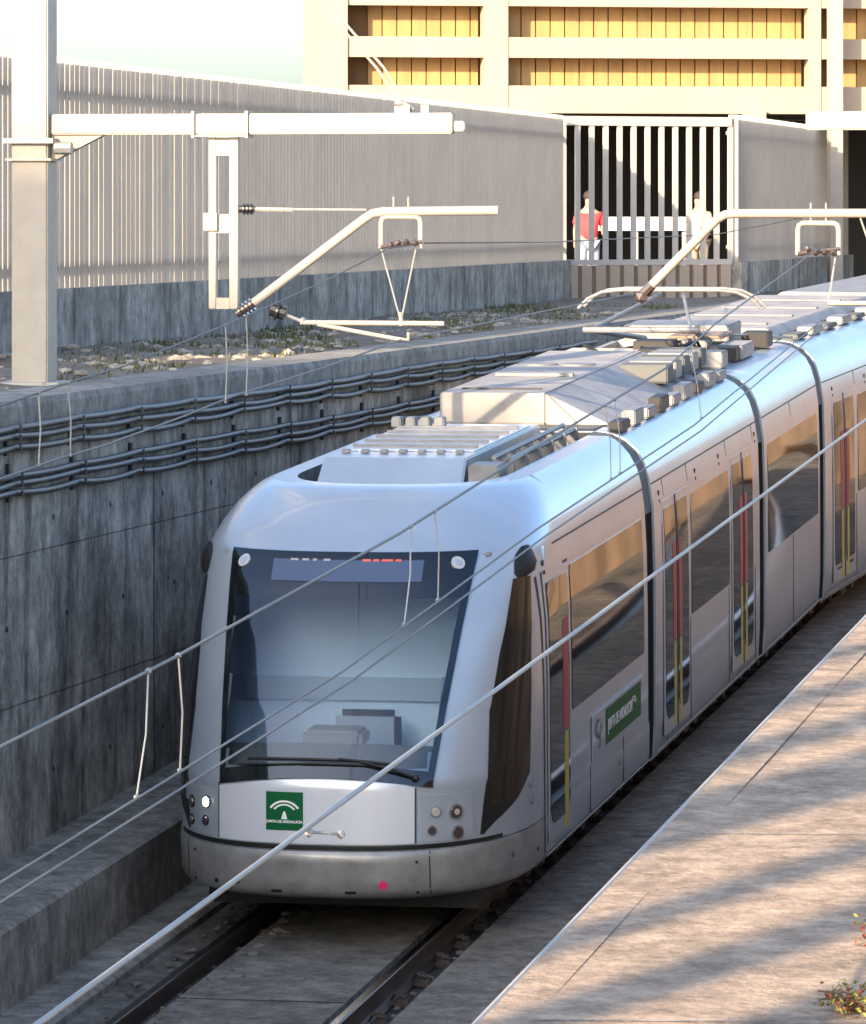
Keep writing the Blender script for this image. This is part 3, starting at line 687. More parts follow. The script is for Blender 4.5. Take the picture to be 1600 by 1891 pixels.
def front_pt(u, wv):
    W, v0, D, n_ = lv(wv); a = min(1, abs(u)/W); return Vector((u, v0+D*(1-(1-a**n_)**(1/n_)), wv))
def side_pt(v, wv, s=1):
    W, v0, D, n_ = lv(wv)
    if v >= v0+D: return Vector((s*W, v, wv))
    a = max(0, 1-(v-v0)/D); return Vector((s*W*(1-a**n_)**(1/n_), v, wv))
def offs(fn, a, wv, off, *ex):
    h = .004; p = fn(a, wv, *ex); pa = fn(a+h, wv, *ex)-fn(a-h, wv, *ex); pw = fn(a, wv+h, *ex)-fn(a, wv-h, *ex)
    nn = pa.cross(pw)
    if nn.length < 1e-9: return p
    nn.normalize()
    ref = Vector((p.x, -.35 if fn is front_pt else 0, 0))
    if nn.dot(ref) < 0: nn = -nn
    return p+nn*off
def patch(fn, rows, off, name, m, ex=(), nc=24, parent=None, th=.012, sub=None, smooth=True):
    """rows: (w, a0, a1) outline; makes a curved plate lying on the body"""
    b = MB(); ws = []
    sub = sub or .04
    rr = []
    for (w0, a0, a1), (w1, b0, b1) in zip(rows, rows[1:]):
        k = max(1, int(abs(w1-w0)/sub))
        for i in range(k): rr.append((lerp(w0, w1, i/k), lerp(a0, b0, i/k), lerp(a1, b1, i/k)))
    rr.append(rows[-1])
    G = [[offs(fn, lerp(a0, a1, j/nc), wv, off, *ex) for j in range(nc+1)] for wv, a0, a1 in rr]
    Hh = [[offs(fn, lerp(a0, a1, j/nc), wv, off-th, *ex) for j in range(nc+1)] for wv, a0, a1 in rr]
    b.grid(G)
    b.grid([G[0], Hh[0]]); b.grid([Hh[-1], G[-1]]); b.grid([[r[0] for r in Hh], [r[0] for r in G]]); b.grid([[r[-1] for r in G], [r[-1] for r in Hh]])
    o = b.build(name, m, parent or TR); autosmooth(o, 40); return o

# windscreen outline (w -> half width)
def wsh(wv): return lerp(.775, .915, max(0, min(1, (wv-1.1)/(2.64-1.1))))
def ws_bot(u): return 1.145-.075*(abs(u)/.8)**2
# --- nose shell with a hole for the windscreen
def nose_shell():
    lev = []
    for a, c in zip(LV, LV[1:]):
        k = max(1, int((c[0]-a[0])/.035)); lev += [lerp(a[0], c[0], i/k) for i in range(k)]
    lev.append(LV[-1][0])
    lev = [l for l in lev if l >= .645]
    NF = 72; b = MB(); rows = []
    for wv in lev:
        W, v0, D, n_ = lv(wv); row = []
        for v in (5.95, 5.0, 4.0, 3.0, 2.2): row.append(Vector((-W, v, wv)))
        for i in range(NF+1):
            ph = -math.pi/2+math.pi*i/NF
            sn, cs_ = math.sin(ph), math.cos(ph)
            row.append(Vector((W*math.copysign(abs(sn)**(2/n_), sn), v0+D*(1-max(0, cs_)**(2/n_)), wv)))
        for v in (2.2, 3.0, 4.0, 5.0, 5.95): row.append(Vector((W, v, wv)))
        rows.append(row)
    b.grid(rows)
    keep = []
    for f in b.f:
        c = sum((Vector(b.v[i]) for i in f), Vector())/4
        if c.y < 1.2 and 1.22 < c.z < 2.44 and abs(c.x) < wsh(c.z)-.045: continue
        keep.append(f)
    b.f = keep
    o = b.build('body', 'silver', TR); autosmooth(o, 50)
nose_shell()
# roof deck of the front car, sunk a little behind the fairing lip
b = MB(); W = .90
pts = []
top = []
for i in range(25):
    ph = -math.pi/2+math.pi*i/24; sn, cs_ = math.sin(ph), math.cos(ph)
    top.append((.985*math.copysign(abs(sn)**(2/2.6), sn), 1.24+1.08*(1-max(0, cs_)**(2/2.6))))
inner = [(x*.83, y*1.0+.14) for x, y in top]
b.grid([[(x, y, 3.048) for x, y in top], [(x, y, 3.05) for x, y in inner]])
XI = .985*.83
b.grid([[(-.985, 2.32, 3.048), (-XI, 2.46, 3.05)], [(-.985, 5.95, 3.048), (-XI, 5.95, 3.05)]]); b.grid([[(XI, 2.46, 3.05), (.985, 2.32, 3.048)], [(XI, 5.95, 3.05), (.985, 5.95, 3.048)]])
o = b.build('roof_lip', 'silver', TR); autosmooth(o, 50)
b = MB(); b.grid([[(x, y, 3.05) for x, y in inner], [(x, y+.001, 2.86) for x, y in inner]]); b.add([(x, y, 2.86) for x, y in inner]+[(XI, 5.95, 2.86), (-XI, 5.95, 2.86)], [tuple(range(27))])
b.quad((-XI, 2.46, 3.05), (-XI, 5.95, 3.05), (-XI, 5.95, 2.86), (-XI, 2.46, 2.86)); b.quad((XI, 2.46, 3.05), (XI, 5.95, 3.05), (XI, 5.95, 2.86), (XI, 2.46, 2.86)); b.build('roof_deck', 'roofd', TR)

# --- bumper
def bumper():
    lev = [.27, .29, .31, .335, .36, .45, .55, .60, .62, .635]
    b = MB(); rows = []
    for wv in lev:
        W, v0, D, n_ = lv(wv); row = []
        for i in range(97):
            ph = -math.pi/2+math.pi*i/96; sn, cs_ = math.sin(ph), math.cos(ph)
            row.append(Vector((W*math.copysign(abs(sn)**(2/n_), sn), v0+D*(1-max(0, cs_)**(2/n_)), wv)))
        rows.append(row)
    top = [Vector((p.x*.95, p.y+.07, .645)) for p in rows[-1]]; rows.append(top)
    b.grid(rows); bb = [Vector((p.x*.9, p.y+.12, .262)) for p in rows[0]]; b.grid([bb, rows[0]])
    o = b.build('bumper', 'silverd', TR); autosmooth(o, 45); return o
BM = bumper()
def fdot(u, wv, r, m, name, parent, off=.004, th=.006, el=1.0):
    p = offs(front_pt, u, wv, off); q = offs(front_pt, u, wv, off+.05); nn = (q-p).normalized()
    b = MB(); b.disc(p, nn, r, th, 20); o = b.build(name, m, parent); autosmooth(o, 40); return o
fdot(.45, .40, .030, 'pink', 'marker_lamp', BM)
for u_, w_, r_ in ((-.62, .40, .022), (-.80, .38, .016), (.68, .56, .010), (.68, .34, .010), (-1.0, .57, .010), (-1.0, .36, .010)): fdot(u_, w_, r_, 'blk', 'bolt_hole', BM)
for u_ in (-.32, .22): patch(front_pt, [(.335, u_-.04, u_+.04), (.355, u_-.04, u_+.04)], .004, 'slot', 'blk', nc=4, parent=BM)
for u_ in (.765, -1.08): patch(front_pt, [(.28, u_-.004, u_+.004), (.63, u_-.004, u_+.004)], .003, 'seam', 'seam', nc=2, parent=BM)
# dark gap above bumper
patch(front_pt, [(.648, -1.18, 1.18), (.675, -1.18, 1.18)], .004, 'shadow_gap', 'rubber', nc=80)

# --- front panel under the windscreen (lighter, with curved top)
def front_panel():
    b = MB(); G = []; H_ = []
    us = [lerp(-.775, .655, i/60) for i in range(61)]
    for k in range(15):
        G.append([offs(front_pt, u_, lerp(.685, ws_bot(u_)-.012, k/14), .012) for u_ in us]); H_.append([offs(front_pt, u_, lerp(.685, ws_bot(u_)-.012, k/14), -.004) for u_ in us])
    b.grid(G); b.grid([G[0], H_[0]]); b.grid([H_[-1], G[-1]]); b.grid([[r[0] for r in H_], [r[0] for r in G]]); b.grid([[r[-1] for r in G], [r[-1] for r in H_]])
    o = b.build('front_panel', M['panelp'], TR); autosmooth(o, 40); return o
M['panelp'] = mat('white silver panel paint', (0.64, 0.68, 0.73), 0.28, 0.15, var=0.03, scale=2, coat=0.6)
FP = front_panel()
fdot(.12, .735, .018, 'blk', 'tow_cover', FP); fdot(.165, .745, .014, 'blk', 'tow_cover', FP)

# --- emblem
def text_mesh(s, size, name, m, parent, place, ext=.001):
    cu = bpy.data.curves.new(name, 'FONT'); cu.body = s; cu.size = size; cu.align_x = 'CENTER'; cu.align_y = 'CENTER'; cu.extrude = ext; cu.offset = .0008
    ob = bpy.data.objects.new(name, cu); COL.objects.link(ob)
    dg = bpy.context.evaluated_depsgraph_get(); dg.update(); me = bpy.data.meshes.new_from_object(ob.evaluated_get(dg))
    bpy.data.objects.remove(ob); 
    for q in me.vertices: q.co = place(q.co.x, q.co.y, q.co.z)
    me.materials.clear(); me.materials.append(M[m]); o = bpy.data.objects.new(name, me); COL.objects.link(o); o.parent = parent; return o
def emblem(place, size, parent, green=True):
    """place(x, y, lift) -> point; emblem spans -size..size"""
    b = MB(); n_ = 10
    rows = [[place(lerp(-size, size, i/n_), lerp(-size, size, j/n_), .002) for i in range(n_+1)] for j in range(n_+1)]
    b.grid(rows); E_ = b.build('emblem', 'green', parent)
    b = MB()
    for r0, r1, a0, a1, cy in ((.80, .92, 30, 150, -.22), (.58, .68, 32, 148, -.20)):
        k = 20
        inn = [place(size*r0*math.cos(math.radians(lerp(a0, a1, i/k))), size*(cy+r0*math.sin(math.radians(lerp(a0, a1, i/k)))*.85), .004) for i in range(k+1)]
        out = [place(size*r1*math.cos(math.radians(lerp(a0, a1, i/k))), size*(cy+r1*math.sin(math.radians(lerp(a0, a1, i/k)))*.85), .004) for i in range(k+1)]
        b.grid([inn, out])
    b.add([place(-size*.17, -size*.42, .004), place(size*.17, -size*.42, .004), place(size*.05, -size*.02, .004), place(-size*.05, -size*.02, .004)], [(0, 1, 2, 3)])
    b.build('arches', 'whitem', E_)
    text_mesh('JUNTA DE ANDALUCIA', size*.185, 'lettering', 'whitem', E_, lambda x, y, z: place(x, y-size*.55, .005+z))
    return E_
emblem(lambda x, y, l: offs(front_pt, -.262+x, .912+y, .013+l), .137, FP)

for u_ in (-.785, .665): patch(front_pt, [(.685, u_-.004, u_+.004), (1.08, u_-.004, u_+.004)], .006, 'panel_seam', 'seam', nc=2)
# --- lamp clusters
def cluster(s, parent=TR):
    a0, a1 = (.69, 1.02) if s > 0 else (-1.12, -.79)
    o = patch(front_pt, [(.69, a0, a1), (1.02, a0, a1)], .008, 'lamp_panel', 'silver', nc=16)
    lamps = [(.79, .90, .036, 'lens'), (.765, .77, .032, 'lensd'), (.915, .89, .050, 'lensd'), (.925, .74, .045, 'lensd')] if s > 0 else [(-.89, .925, .036, 'lit'), (-.90, .79, .032, 'lensd'), (-1.04, .90, .040, 'lensd'), (-1.04, .77, .034, 'lensd')]
    for u_, w_, r_, m_ in lamps:
        p = offs(front_pt, u_, w_, .01); q = offs(front_pt, u_, w_, .06); nn = (q-p).normalized()
        rg = MB().disc(p, nn, r_*1.18, .008, 24).build('headlight', 'roofg' if s > 0 else 'rubber', o); autosmooth(rg, 40)
        b = MB().disc(p+nn*.010, nn, r_, .006, 24, r_*.85); l = b.build('lens', m_, rg); autosmooth(l, 40)
        if m_ == 'lensd' and r_ > .045:
            b = MB().disc(p+nn*.018, nn, r_*.45, .004, 16); b.build('reflector', 'lens', rg)
cluster(1); cluster(-1)

# --- windscreen: glass with black border
def ring_rows(w0, w1, f0, f1, st=12): return [(lerp(w0, w1, i/st), f0(lerp(w0, w1, i/st)), f1(lerp(w0, w1, i/st))) for i in range(st+1)]
b = MB(); G = []
us = [i/60*2-1 for i in range(61)]
for k in range(41):
    row = []
    for q in us:
        wb = ws_bot(q*.78); wv = lerp(wb, 2.655, k/40); row.append(offs(front_pt, q*wsh(wv), wv, .014))
    G.append(row)
b.grid(G); WS = b.build('windscreen', 'glass', TR); autosmooth(WS, 60)
fr = []
def band(q0f, q1f, w0f, w1f, nq, nw, name='windscreen_border', m='frit', off=.010):
    b = MB(); G = []
    for k in range(nw+1):
        row = []
        for j in range(nq+1):
            q = lerp(q0f, q1f, j/nq); wv = lerp(w0f(q*.78), w1f(q*.78), k/nw); row.append(offs(front_pt, q*wsh(wv), wv, off))
        G.append(row)
    b.grid(G); o = b.build(name, m, WS); autosmooth(o, 60); return o
band(-1, 1, lambda u: 2.345, lambda u: 2.655, 60, 8)
band(-1, 1, ws_bot, lambda u: ws_bot(u)+.10, 60, 4)
band(-1, -.945, lambda u: ws_bot(u)+.10, lambda u: 2.345, 3, 30)
band(.945, 1, lambda u: ws_bot(u)+.10, lambda u: 2.345, 3, 30)
for s in (-1, 1):
    p = offs(front_pt, s*.79, 2.575, .014); nn = (offs(front_pt, s*.79, 2.575, .06)-p).normalized()
    o = MB().disc(p, nn, .052, .008, 24).build('marker_light', 'lens', WS); autosmooth(o, 40)
    MB().disc(p+nn*.009, nn, .03, .003, 20).build('lens', 'silver', o)
D_ = patch(front_pt, [(2.455, -.55, .56), (2.60, -.55, .56)], .0165, 'destination_display', 'disp', nc=30, parent=WS, th=.002)
for u0, u1, m_ in ((-.42, -.36, 'ledw'), (-.33, -.28, 'ledw'), (-.25, -.22, 'ledw'), (-.17, -.12, 'ledw'), (.12, .18, 'ledr'), (.20, .24, 'ledr'), (.26, .34, 'ledr'), (.36, .40, 'ledr')):
    patch(front_pt, [(2.592, u0, u1), (2.606, u0, u1)], .019, 'display_line', m_, nc=2, parent=D_, th=.001)
# wipers
b = MB()
arm = [offs(front_pt, .66, 1.135, .03), offs(front_pt, .50, 1.19, .05), offs(front_pt, .25, 1.25, .05), offs(front_pt, .12, 1.262, .045)]
b.tube(arm, .011, 6); wp = b.build('wiper', 'rubber', TR)
MB().tube([offs(front_pt, x, 1.262-.05*(x+.12)**2-.012*(1 if x > .4 else 0), .03) for x in (-.55, -.35, -.1, .1, .3, .5)], .012, 6).build('wiper_blade', 'rubber', wp)
MB().tube([offs(front_pt, x, 1.215+.02*math.cos(x*3), .026) for x in (-.62, -.4, -.1, .2, .45)], .009, 6).build('wiper_blade', 'rubber', wp)
MB().ball(offs(front_pt, .66, 1.135, .03), .025, (1, 1, 1), 0, 2).build('wiper_pivot', 'rubber', wp)
# cab interior
b = MB().box(-1.28, 1.28, 1.15, 1.19, .5, 2.62); b.build('cab_partition', 'cabw', TR)
b = MB().box(-1.1, 1.1, 1.11, 1.145, 1.45, 1.62); b.build('partition_band', 'band', TR)
b = MB()
G = []
for k in range(9):
    f = k/8; wv = 1.16+.15*math.sin(f*1.5); G.append([(x, front_pt(x, 1.14).y+.10+f*.55, wv-.05*(abs(x)/.9)**2) for x in [lerp(-.95, .95, i/20) for i in range(21)]])
b.grid(G); o = b.build('dashboard', 'dash', TR); autosmooth(o, 60)
b = MB().box(-.28, .16, -.18, .15, 1.27, 1.40, .03); b.build('console', 'dash', TR)
st = MB().box(-.26, .26, .35, .80, .9, 1.0, .04).build('driver_seat', 'seatf', TR)
MB().box(-.25, .25, .80, .90, 1.0, 1.42, .05).build('seat_back', 'seatf', st)
b = MB().box(-1.1, 1.1, -.3, 1.14, .55, .6); b.build('cab_floor', 'dash', TR)
b = MB().box(-1.0, 1.0, .45, 1.14, 2.62, 2.64); b.build('cab_ceiling', 'dash', TR)
for s in (-1, 1): patch(side_pt, [(.75, -.25, 1.13), (1.6, -.02, 1.13), (2.2, .35, 1.13), (2.5, .6, 1.13)], -.05, 'cab_lining', 'cabw', ex=(s,), nc=10)
# corner cameras / mirrors
for s in (-1, 1):
    b = MB()
    sec = []
    for w_, v0_, v1_, out in ((2.44, .62, .74, .01), (2.47, .60, .90, .03), (2.53, .64, .97, .045), (2.60, .70, .95, .04), (2.65, .80, .92, .02)):
        r_ = []
        for k in range(13):
            f = k/12; r_.append(offs(side_pt, lerp(v0_, v1_, f), w_, .004+out*math.sin(f*math.pi)**.7, s))
        sec.append(r_)
    b.grid(sec); o = b.build('mirror_camera', 'rubber', TR); autosmooth(o, 60)
# cab side windows (dark, tapering to the bumper)
for s in (-1, 1):
    o = patch(side_pt, [(.70, -.36, -.33), (.77, -.35, -.22), (.90, -.33, .12), (1.05, -.30, .37), (1.55, -.10, .48), (1.95, .18, .60), (2.44, .57, .80)], .006, 'cab_side_window', 'pane', ex=(s,), nc=14)
    patch(side_pt, [(1.17, -.24, .37), (1.182, -.24, .37)], .010, 'window_bar', 'rubber', ex=(s,), nc=8, parent=o)
    patch(side_pt, [(.70, -.36, -.33), (.77, -.35, -.24), (.88, -.33, .06), (.90, -.33, .10)], .009, 'lower_trim', 'rubber', ex=(s,), nc=8, parent=o)

# --- generic side furniture
SIDE = 1
def side_line(v0, v1, w0, w1, name='seam', m='seam', s=1, parent=None, off=.004): return patch(side_pt, [(w0, v0, v1), (w1, v0, v1)], off, name, m, ex=(s,), nc=max(1, int((v1-v0)/.6)), parent=parent, th=.006)
def side_dot(v, wv, r, m, name, s=1, parent=None):
    p = side_pt(v, wv, s); o = MB().disc(p+Vector((s*.004, 0, 0)), (s, 0, 0), r, .005, 16).build(name, m, parent or TR); return o
def door(v0, v1, s=1, single=False, wb=.42):
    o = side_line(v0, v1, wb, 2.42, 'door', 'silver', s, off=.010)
    side_line(v0-.02, v0, wb, 2.42, 'door_seam', 'seam', s, o); side_line(v1, v1+.02, wb, 2.42, 'door_seam', 'seam', s, o); side_line(v0-.02, v1+.02, 2.42, 2.44, 'door_seam', 'seam', s, o)
    n_ = 1 if single else 2; wd = (v1-v0)/n_
    for k in range(n_):
        a, c = v0+k*wd+.07, v0+(k+1)*wd-.07
        rows = [(wb+.12, a+.14, c-.14), (wb+.16, a+.05, c-.05), (wb+.24, a, c), (2.30, a, c), (2.35, a+.04, c-.04)]
        patch(side_pt, rows, .014, 'door_window', 'pane', ex=(s,), nc=3, parent=o, th=.004)
    if not single: side_line((v0+v1)/2-.015, (v0+v1)/2+.015, wb, 2.42, 'door_rubber', 'rubber', s, o, off=.016)
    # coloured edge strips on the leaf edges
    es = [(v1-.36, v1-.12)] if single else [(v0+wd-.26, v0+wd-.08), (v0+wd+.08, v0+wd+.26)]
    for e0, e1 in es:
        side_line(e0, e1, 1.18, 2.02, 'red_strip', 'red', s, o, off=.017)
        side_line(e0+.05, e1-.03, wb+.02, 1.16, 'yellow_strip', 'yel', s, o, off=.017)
    return o
def module(va, vb, doors, wins, s_list=(1, -1), lower=.33, shell=True):
    if shell:
        b = MB(); pr_ = [(1.27, .27), (1.30, .33), (1.315, .6), (1.318, 1.0), (1.318, 1.9), (1.305, 2.4), (1.27, 2.65), (1.225, 2.80), (1.17, 2.90), (1.08, 2.98), (1.0, 3.02), (.90, 3.045), (.80, 3.05)]
        full = [(-x, z) for x, z in pr_]+[(x, z) for x, z in pr_[::-1]]
        b.grid([[(x, v, z) for x, z in full] for v in (va, va+.02, (va+vb)/2, vb-.02, vb)])
        b.add([(x, va, z) for x, z in full]+[(x, vb, z) for x, z in full], [tuple(range(len(full))), tuple(range(len(full), 2*len(full)))[::-1]])
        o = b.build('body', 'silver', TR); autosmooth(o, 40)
        b = MB(); b.add([(x*.985, va-.012, z-.01) for x, z in full], [tuple(range(len(full)))]); b.add([(x*.985, va-.03, z-.01) for x, z in full], [tuple(range(len(full)))]); b.grid([[(x*.985, va-.03, z-.01) for x, z in full], [(x*.985, va-.001, z-.01) for x, z in full]]); b.build('end_frame', 'rubber', TR)
        b = MB().box(-.795, .795, va+.05, vb-.05, 3.052, 3.06); b.build('roof_deck', 'roofd', TR)
    for s in s_list:
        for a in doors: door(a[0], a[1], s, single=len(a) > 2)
        for a in wins:
            o = patch(side_pt, [(1.27, a[0]+.03, a[1]-.03), (1.30, a[0], a[1]), (2.34, a[0], a[1]), (2.38, a[0]+.03, a[1]-.03)], .006, 'window', 'pane', ex=(s,), nc=6)
        side_line(va+.03, vb-.03, 2.60, 2.612, 'gutter_line', 'seam', s, off=.005)
        side_line(max(va, .95)+.03, vb-.03, .335, .355, 'skirt_trim', 'roofw', s, off=.016)
def bellows(v0, v1):
    b = MB(); pr_ = [(1.25, .30), (1.27, 1.0), (1.27, 2.3), (1.22, 2.6), (1.17, 2.75), (1.05, 2.9), (.8, 2.98)]
    full = [(-x, z) for x, z in pr_]+[(x, z) for x, z in pr_[::-1]]
    n_ = 8; rows = []
    for i in range(n_+1):
        k = 1.0 if i % 2 == 0 else .965; rows.append([(x*k, lerp(v0, v1, i/n_), z*k+.02) for x, z in full])
    b.grid(rows); b.build('bellows', 'rubber', TR)
    b = MB(); b.tube([(s_*0, 0, 0) for s_ in (0, 1)], .01) if False else None
    for s in (-1, 1):
        b = MB(); b.grid([[(s*x, v0+.01, z), (s*x, v1-.01, z)] for x, z in ((1.285, 2.38), (1.25, 2.66), (1.21, 2.79), (1.15, 2.89), (1.06, 2.97), (.95, 3.03), (.80, 3.05))]); b.build('gap_cover', 'bellow', TR)
seams = [6.0, 13.25, 18.1]
module(.9, 6.0, [(1.02, 2.02, 1)], [(2.12, 5.72)], shell=False)
side_line(.86, .90, .30, 2.42, 'pillar_seam', 'seam')
side_line(-.2, 6.0, .30, .31, 'skirt_seam', 'seam') if False else None
bellows(5.95, 6.4)
module(6.4, 13.1, [(6.82, 8.32), (11.1, 12.6)], [(8.5, 10.95)])
bellows(13.1, 13.55)
module(13.55, 18.0, [], [(13.75, 17.8)])
bellows(18.0, 18.45)
module(18.45, 25.35, [(18.9, 20.25), (23.3, 24.8)], [(20.45, 23.1)])
bellows(25.35, 25.8)
module(25.8, 32.2, [(29.6, 30.6, 1)], [(26.0, 29.4)])
# front car lower side skirt (body below .645 behind bumper)
for s in (-1, 1):
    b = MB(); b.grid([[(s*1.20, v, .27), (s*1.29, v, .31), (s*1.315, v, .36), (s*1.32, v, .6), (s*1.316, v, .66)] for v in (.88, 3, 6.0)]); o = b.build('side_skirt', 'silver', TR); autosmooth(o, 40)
# green side emblem panel of the front car
for s in (1,):
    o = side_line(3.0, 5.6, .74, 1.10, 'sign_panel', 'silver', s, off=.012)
    def sp(x, y, l): p = side_pt(4.6+x, .93+y, 1); return Vector((p.x+.013+l, p.y, p.z))
    b = MB().grid([[sp(-.95, -.14, .003), sp(.85, -.14, .003)], [sp(-.95, .14, .003), sp(.85, .14, .003)]]); g = b.build('green_sign', 'green', o)
    b = MB()
    for r0, r1 in ((.085, .10), (.06, .072)):
        b.grid([[sp(.45+r*1.6*math.cos(math.radians(a)), -.03+r*math.sin(math.radians(a)), .006) for a in range(25, 160, 9)] for r in (r0, r1)])
    b.build('arches', 'whitem', g)
    text_mesh('JUNTA DE ANDALUCIA', .13, 'lettering', 'whitem', g, lambda x, y, z: sp(x*.9-.25, y, .006+z))
    def sq(x, y, l): p = side_pt(3.30+x, .93+y, 1); return Vector((p.x+.013+l, p.y, p.z))
    b = MB(); b.grid([[sq(r*2.0*math.cos(math.radians(a)), .04+r*math.sin(math.radians(a)), .006) for a in range(60, 400, 17)] for r in (.05, .075)]); b.grid([[sq(r*1.8*math.cos(math.radians(a)), -.07+r*math.sin(math.radians(a)), .006) for a in range(-130, 130, 17)] for r in (.03, .05)]); b.build('round_symbol', 'dash', o)
# small details on sides
for v in (.78, 1.1, 6.75, 8.9, 10.4, 12.9, 19.0, 21): 
    side_dot(v, 2.50 if v > 1 else 2.62, .022, 'blk', 'side_lamp'); side_dot(v, (2.50 if v > 1 else 2.62)-.07, .016, 'blk', 'side_lamp')
for (v, w_) in ((.42, .96), (.44, .84)): side_dot(v, w_, .04, 'roofg', 'side_socket'); 
side_dot(4.4, .55, .03, 'dash', 'hatch_lock')
for (v, w_) in ((.0, .5), (.6, .45)): side_dot(v, w_, .018, 'blk', 'bolt_hole')
# door pillar strip between cab window and first door
# --- underframe and wheels
b = MB().box(-1.0, 1.0, -.1, 18, .12, .42); b.build('underframe', 'rubber', TR)
MB().box(-1.0, 1.0, 18.5, 25.3, .20, .42).build('rear_frame', 'rubber', TR); MB().box(-1.0, 1.0, 25.9, 32, .20, .42).build('rear_frame', 'rubber', TR)
for v in (2.2, 4.0, 14.9, 16.7, 27.5, 29.3):
    wl = MB()
    for s in (-1, 1): wl.disc((s*.735, v, .30), (1, 0, 0), .30, .06, 28)
    wl.tube([(-.7, v, .3), (.7, v, .3)], .06, 8); wl.build('wheelset', 'rust', TR)
for k in range(40):
    v = .9+k*.62; MB().box(1.02, 1.18, v, v+random.uniform(.06, .3), .14+random.uniform(0, .06), .28).build('underfloor_box', 'rust', TR)

for v in (2.95, 4.6): side_line(v, v+.012, .36, .72, 'panel_seam', 'seam')
for v in (7.0, 8.42, 10.9, 12.75, 15.7, 20.35, 23.15): side_line(v, v+.012, 2.42, 2.60, 'panel_seam', 'seam'); side_line(v, v+.012, .36, 1.25, 'panel_seam', 'seam')
# --- roof equipment
def rbox(v0, v1, u0, u1, z0, z1, m='roofw', slope=0.0, name='roof_unit', fs=0.0):
    b = MB(); vs = [(u0-slope, v0-fs, z0), (u1+slope, v0-fs, z0), (u1+slope, v1, z0), (u0-slope, v1, z0), (u0, v0, z1), (u1, v0, z1), (u1, v1, z1), (u0, v1, z1)]
    b.add(vs, [(3, 2, 1, 0), (4, 5, 6, 7), (0, 1, 5, 4), (1, 2, 6, 5), (2, 3, 7, 6), (3, 0, 4, 7)]); o = b.build(name, m, TR)
    bm = bmesh.new(); bm.from_mesh(o.data); bmesh.ops.bevel(bm, geom=bm.edges[:], offset=.012, segments=2, affect='EDGES'); bm.to_mesh(o.data); bm.free(); return o
r1 = rbox(2.4, 5.7, -.66, .46, 2.87, 3.16, 'silver', .02, 'roof_unit', .35)
for k in range(7):
    MB().box(-.60+k*.15, -.53+k*.15, 2.75, 2.83, 3.163, 3.19, .008).build('roof_bolt', 'roofg', r1)
MB().box(-.62, .42, 2.95, 5.5, 3.163, 3.175, .004).build('roof_hatch', 'panelp', r1)
for k in range(5): MB().box(-.6, .4, 3.2+k*.45, 3.24+k*.45, 3.178, 3.195).build('roof_rib', 'roofg', r1)
rbox(2.25, 2.62, .50, .74, 2.87, 3.12, 'roofg', 0, 'roof_box')
b = MB()
b.tube([(.62, 2.7, 3.14), (.62, 5.9, 3.14)], .02, 6); b.tube([(.70, 2.9, 3.10), (.70, 5.9, 3.10)], .025, 6)
for k in range(6): b.box(.58, .74, 2.9+k*.6, 2.96+k*.6, 2.87, 3.12)
b.build('roof_rail', 'roofg', TR)
for k in range(4): MB().box(-.7+k*.12, -.62+k*.12, 5.2, 5.35, 3.165, 3.25, .01).build('roof_box', 'roofg', TR)
r2 = rbox(6.9, 12.4, -.62, .30, 3.062, 3.33, 'roofw', .0, 'roof_unit', 0)
b = MB(); b.add([(.302, 6.92, 3.325), (.302, 12.38, 3.325), (.86, 12.38, 3.062), (.86, 6.92, 3.062), (.302, 6.92, 3.062)], [(0, 3, 2, 1), (0, 4, 3)]); b.build('sloped_cover', 'roofw', TR)
MB().box(-.5, .2, 8.9, 9.0, 3.332, 3.36).build('roof_rib', 'roofg', r2); MB().disc((.0, 10.4, 3.335), (0, 0, 1), .16, .01, 24).build('fan_cover', 'roofg', r2); MB().disc((-.35, 10.4, 3.335), (0, 0, 1), .16, .01, 24).build('fan_cover', 'roofg', r2)
MB().box(-.5, .2, 7.3, 7.32, 3.332, 3.345).build('roof_seam', 'seam', r2)
for k in range(9):
    v = 6.5+k*.75; rbox(v, v+.5, .90, 1.02, 3.03, 3.12+.04*(k % 2), 'roofg' if k % 3 else 'rubber', 0, 'roof_box')
for k in range(5): rbox(10.6+k*.55, 10.6+k*.55+.38, .35, .80, 3.15, 3.32, 'roofg' if k % 2 else 'bellow', 0, 'roof_box')
b = MB()
for k in range(5):
    b.tube([(-.4+.2*k, 12.45, 3.12), (-.35+.2*k, 12.9, 3.25), (-.3+.2*k, 13.6, 3.12), (-.3+.2*k, 14.0, 3.1)], .025, 6)
b.build('roof_cables', 'blk', TR)
rbox(14.5, 16.9, -.5, .0, 3.062, 3.11, 'rust', 0, 'roof_plate')
r4 = rbox(18.8, 25.2, -.72, .62, 3.062, 3.16, 'roofw', .1)
rbox(26.2, 31, -.7, .7, 3.062, 3.14, 'roofg', .1)
for k in range(4): MB().box(-.6, .5, 19.4+k*1.5, 19.5+k*1.5, 3.163, 3.18).build('roof_rib', 'roofg', r4)
for k in range(7): rbox(18.7+k*.9, 19.3+k*.9, .80, .98, 3.045, 3.10+.03*(k % 2), 'roofg' if k % 2 else 'bellow', 0, 'roof_box')
rbox(16.9, 17.9, -.6, .5, 3.062, 3.3, 'roofg'); rbox(13.9, 14.5, -.75, .2, 3.062, 3.22, 'panelp')
for (v, u0, u1, h, m_) in ((13.65, .05, .55, .20, 'rubber'), (13.9, .5, .85, .16, 'roofg'), (14.3, -.1, .3, .24, 'rubber'), (14.9, .55, .85, .14, 'rubber'), (15.3, .2, .5, .18, 'roofg'), (12.5, .3, .7, .2, 'rubber'), (12.6, -.5, -.1, .18, 'bellow'), (17.0, .62, .9, .16, 'rubber')):
    rbox(v, v+.42, u0, u1, 3.062, 3.062+h, m_, 0, 'roof_box')
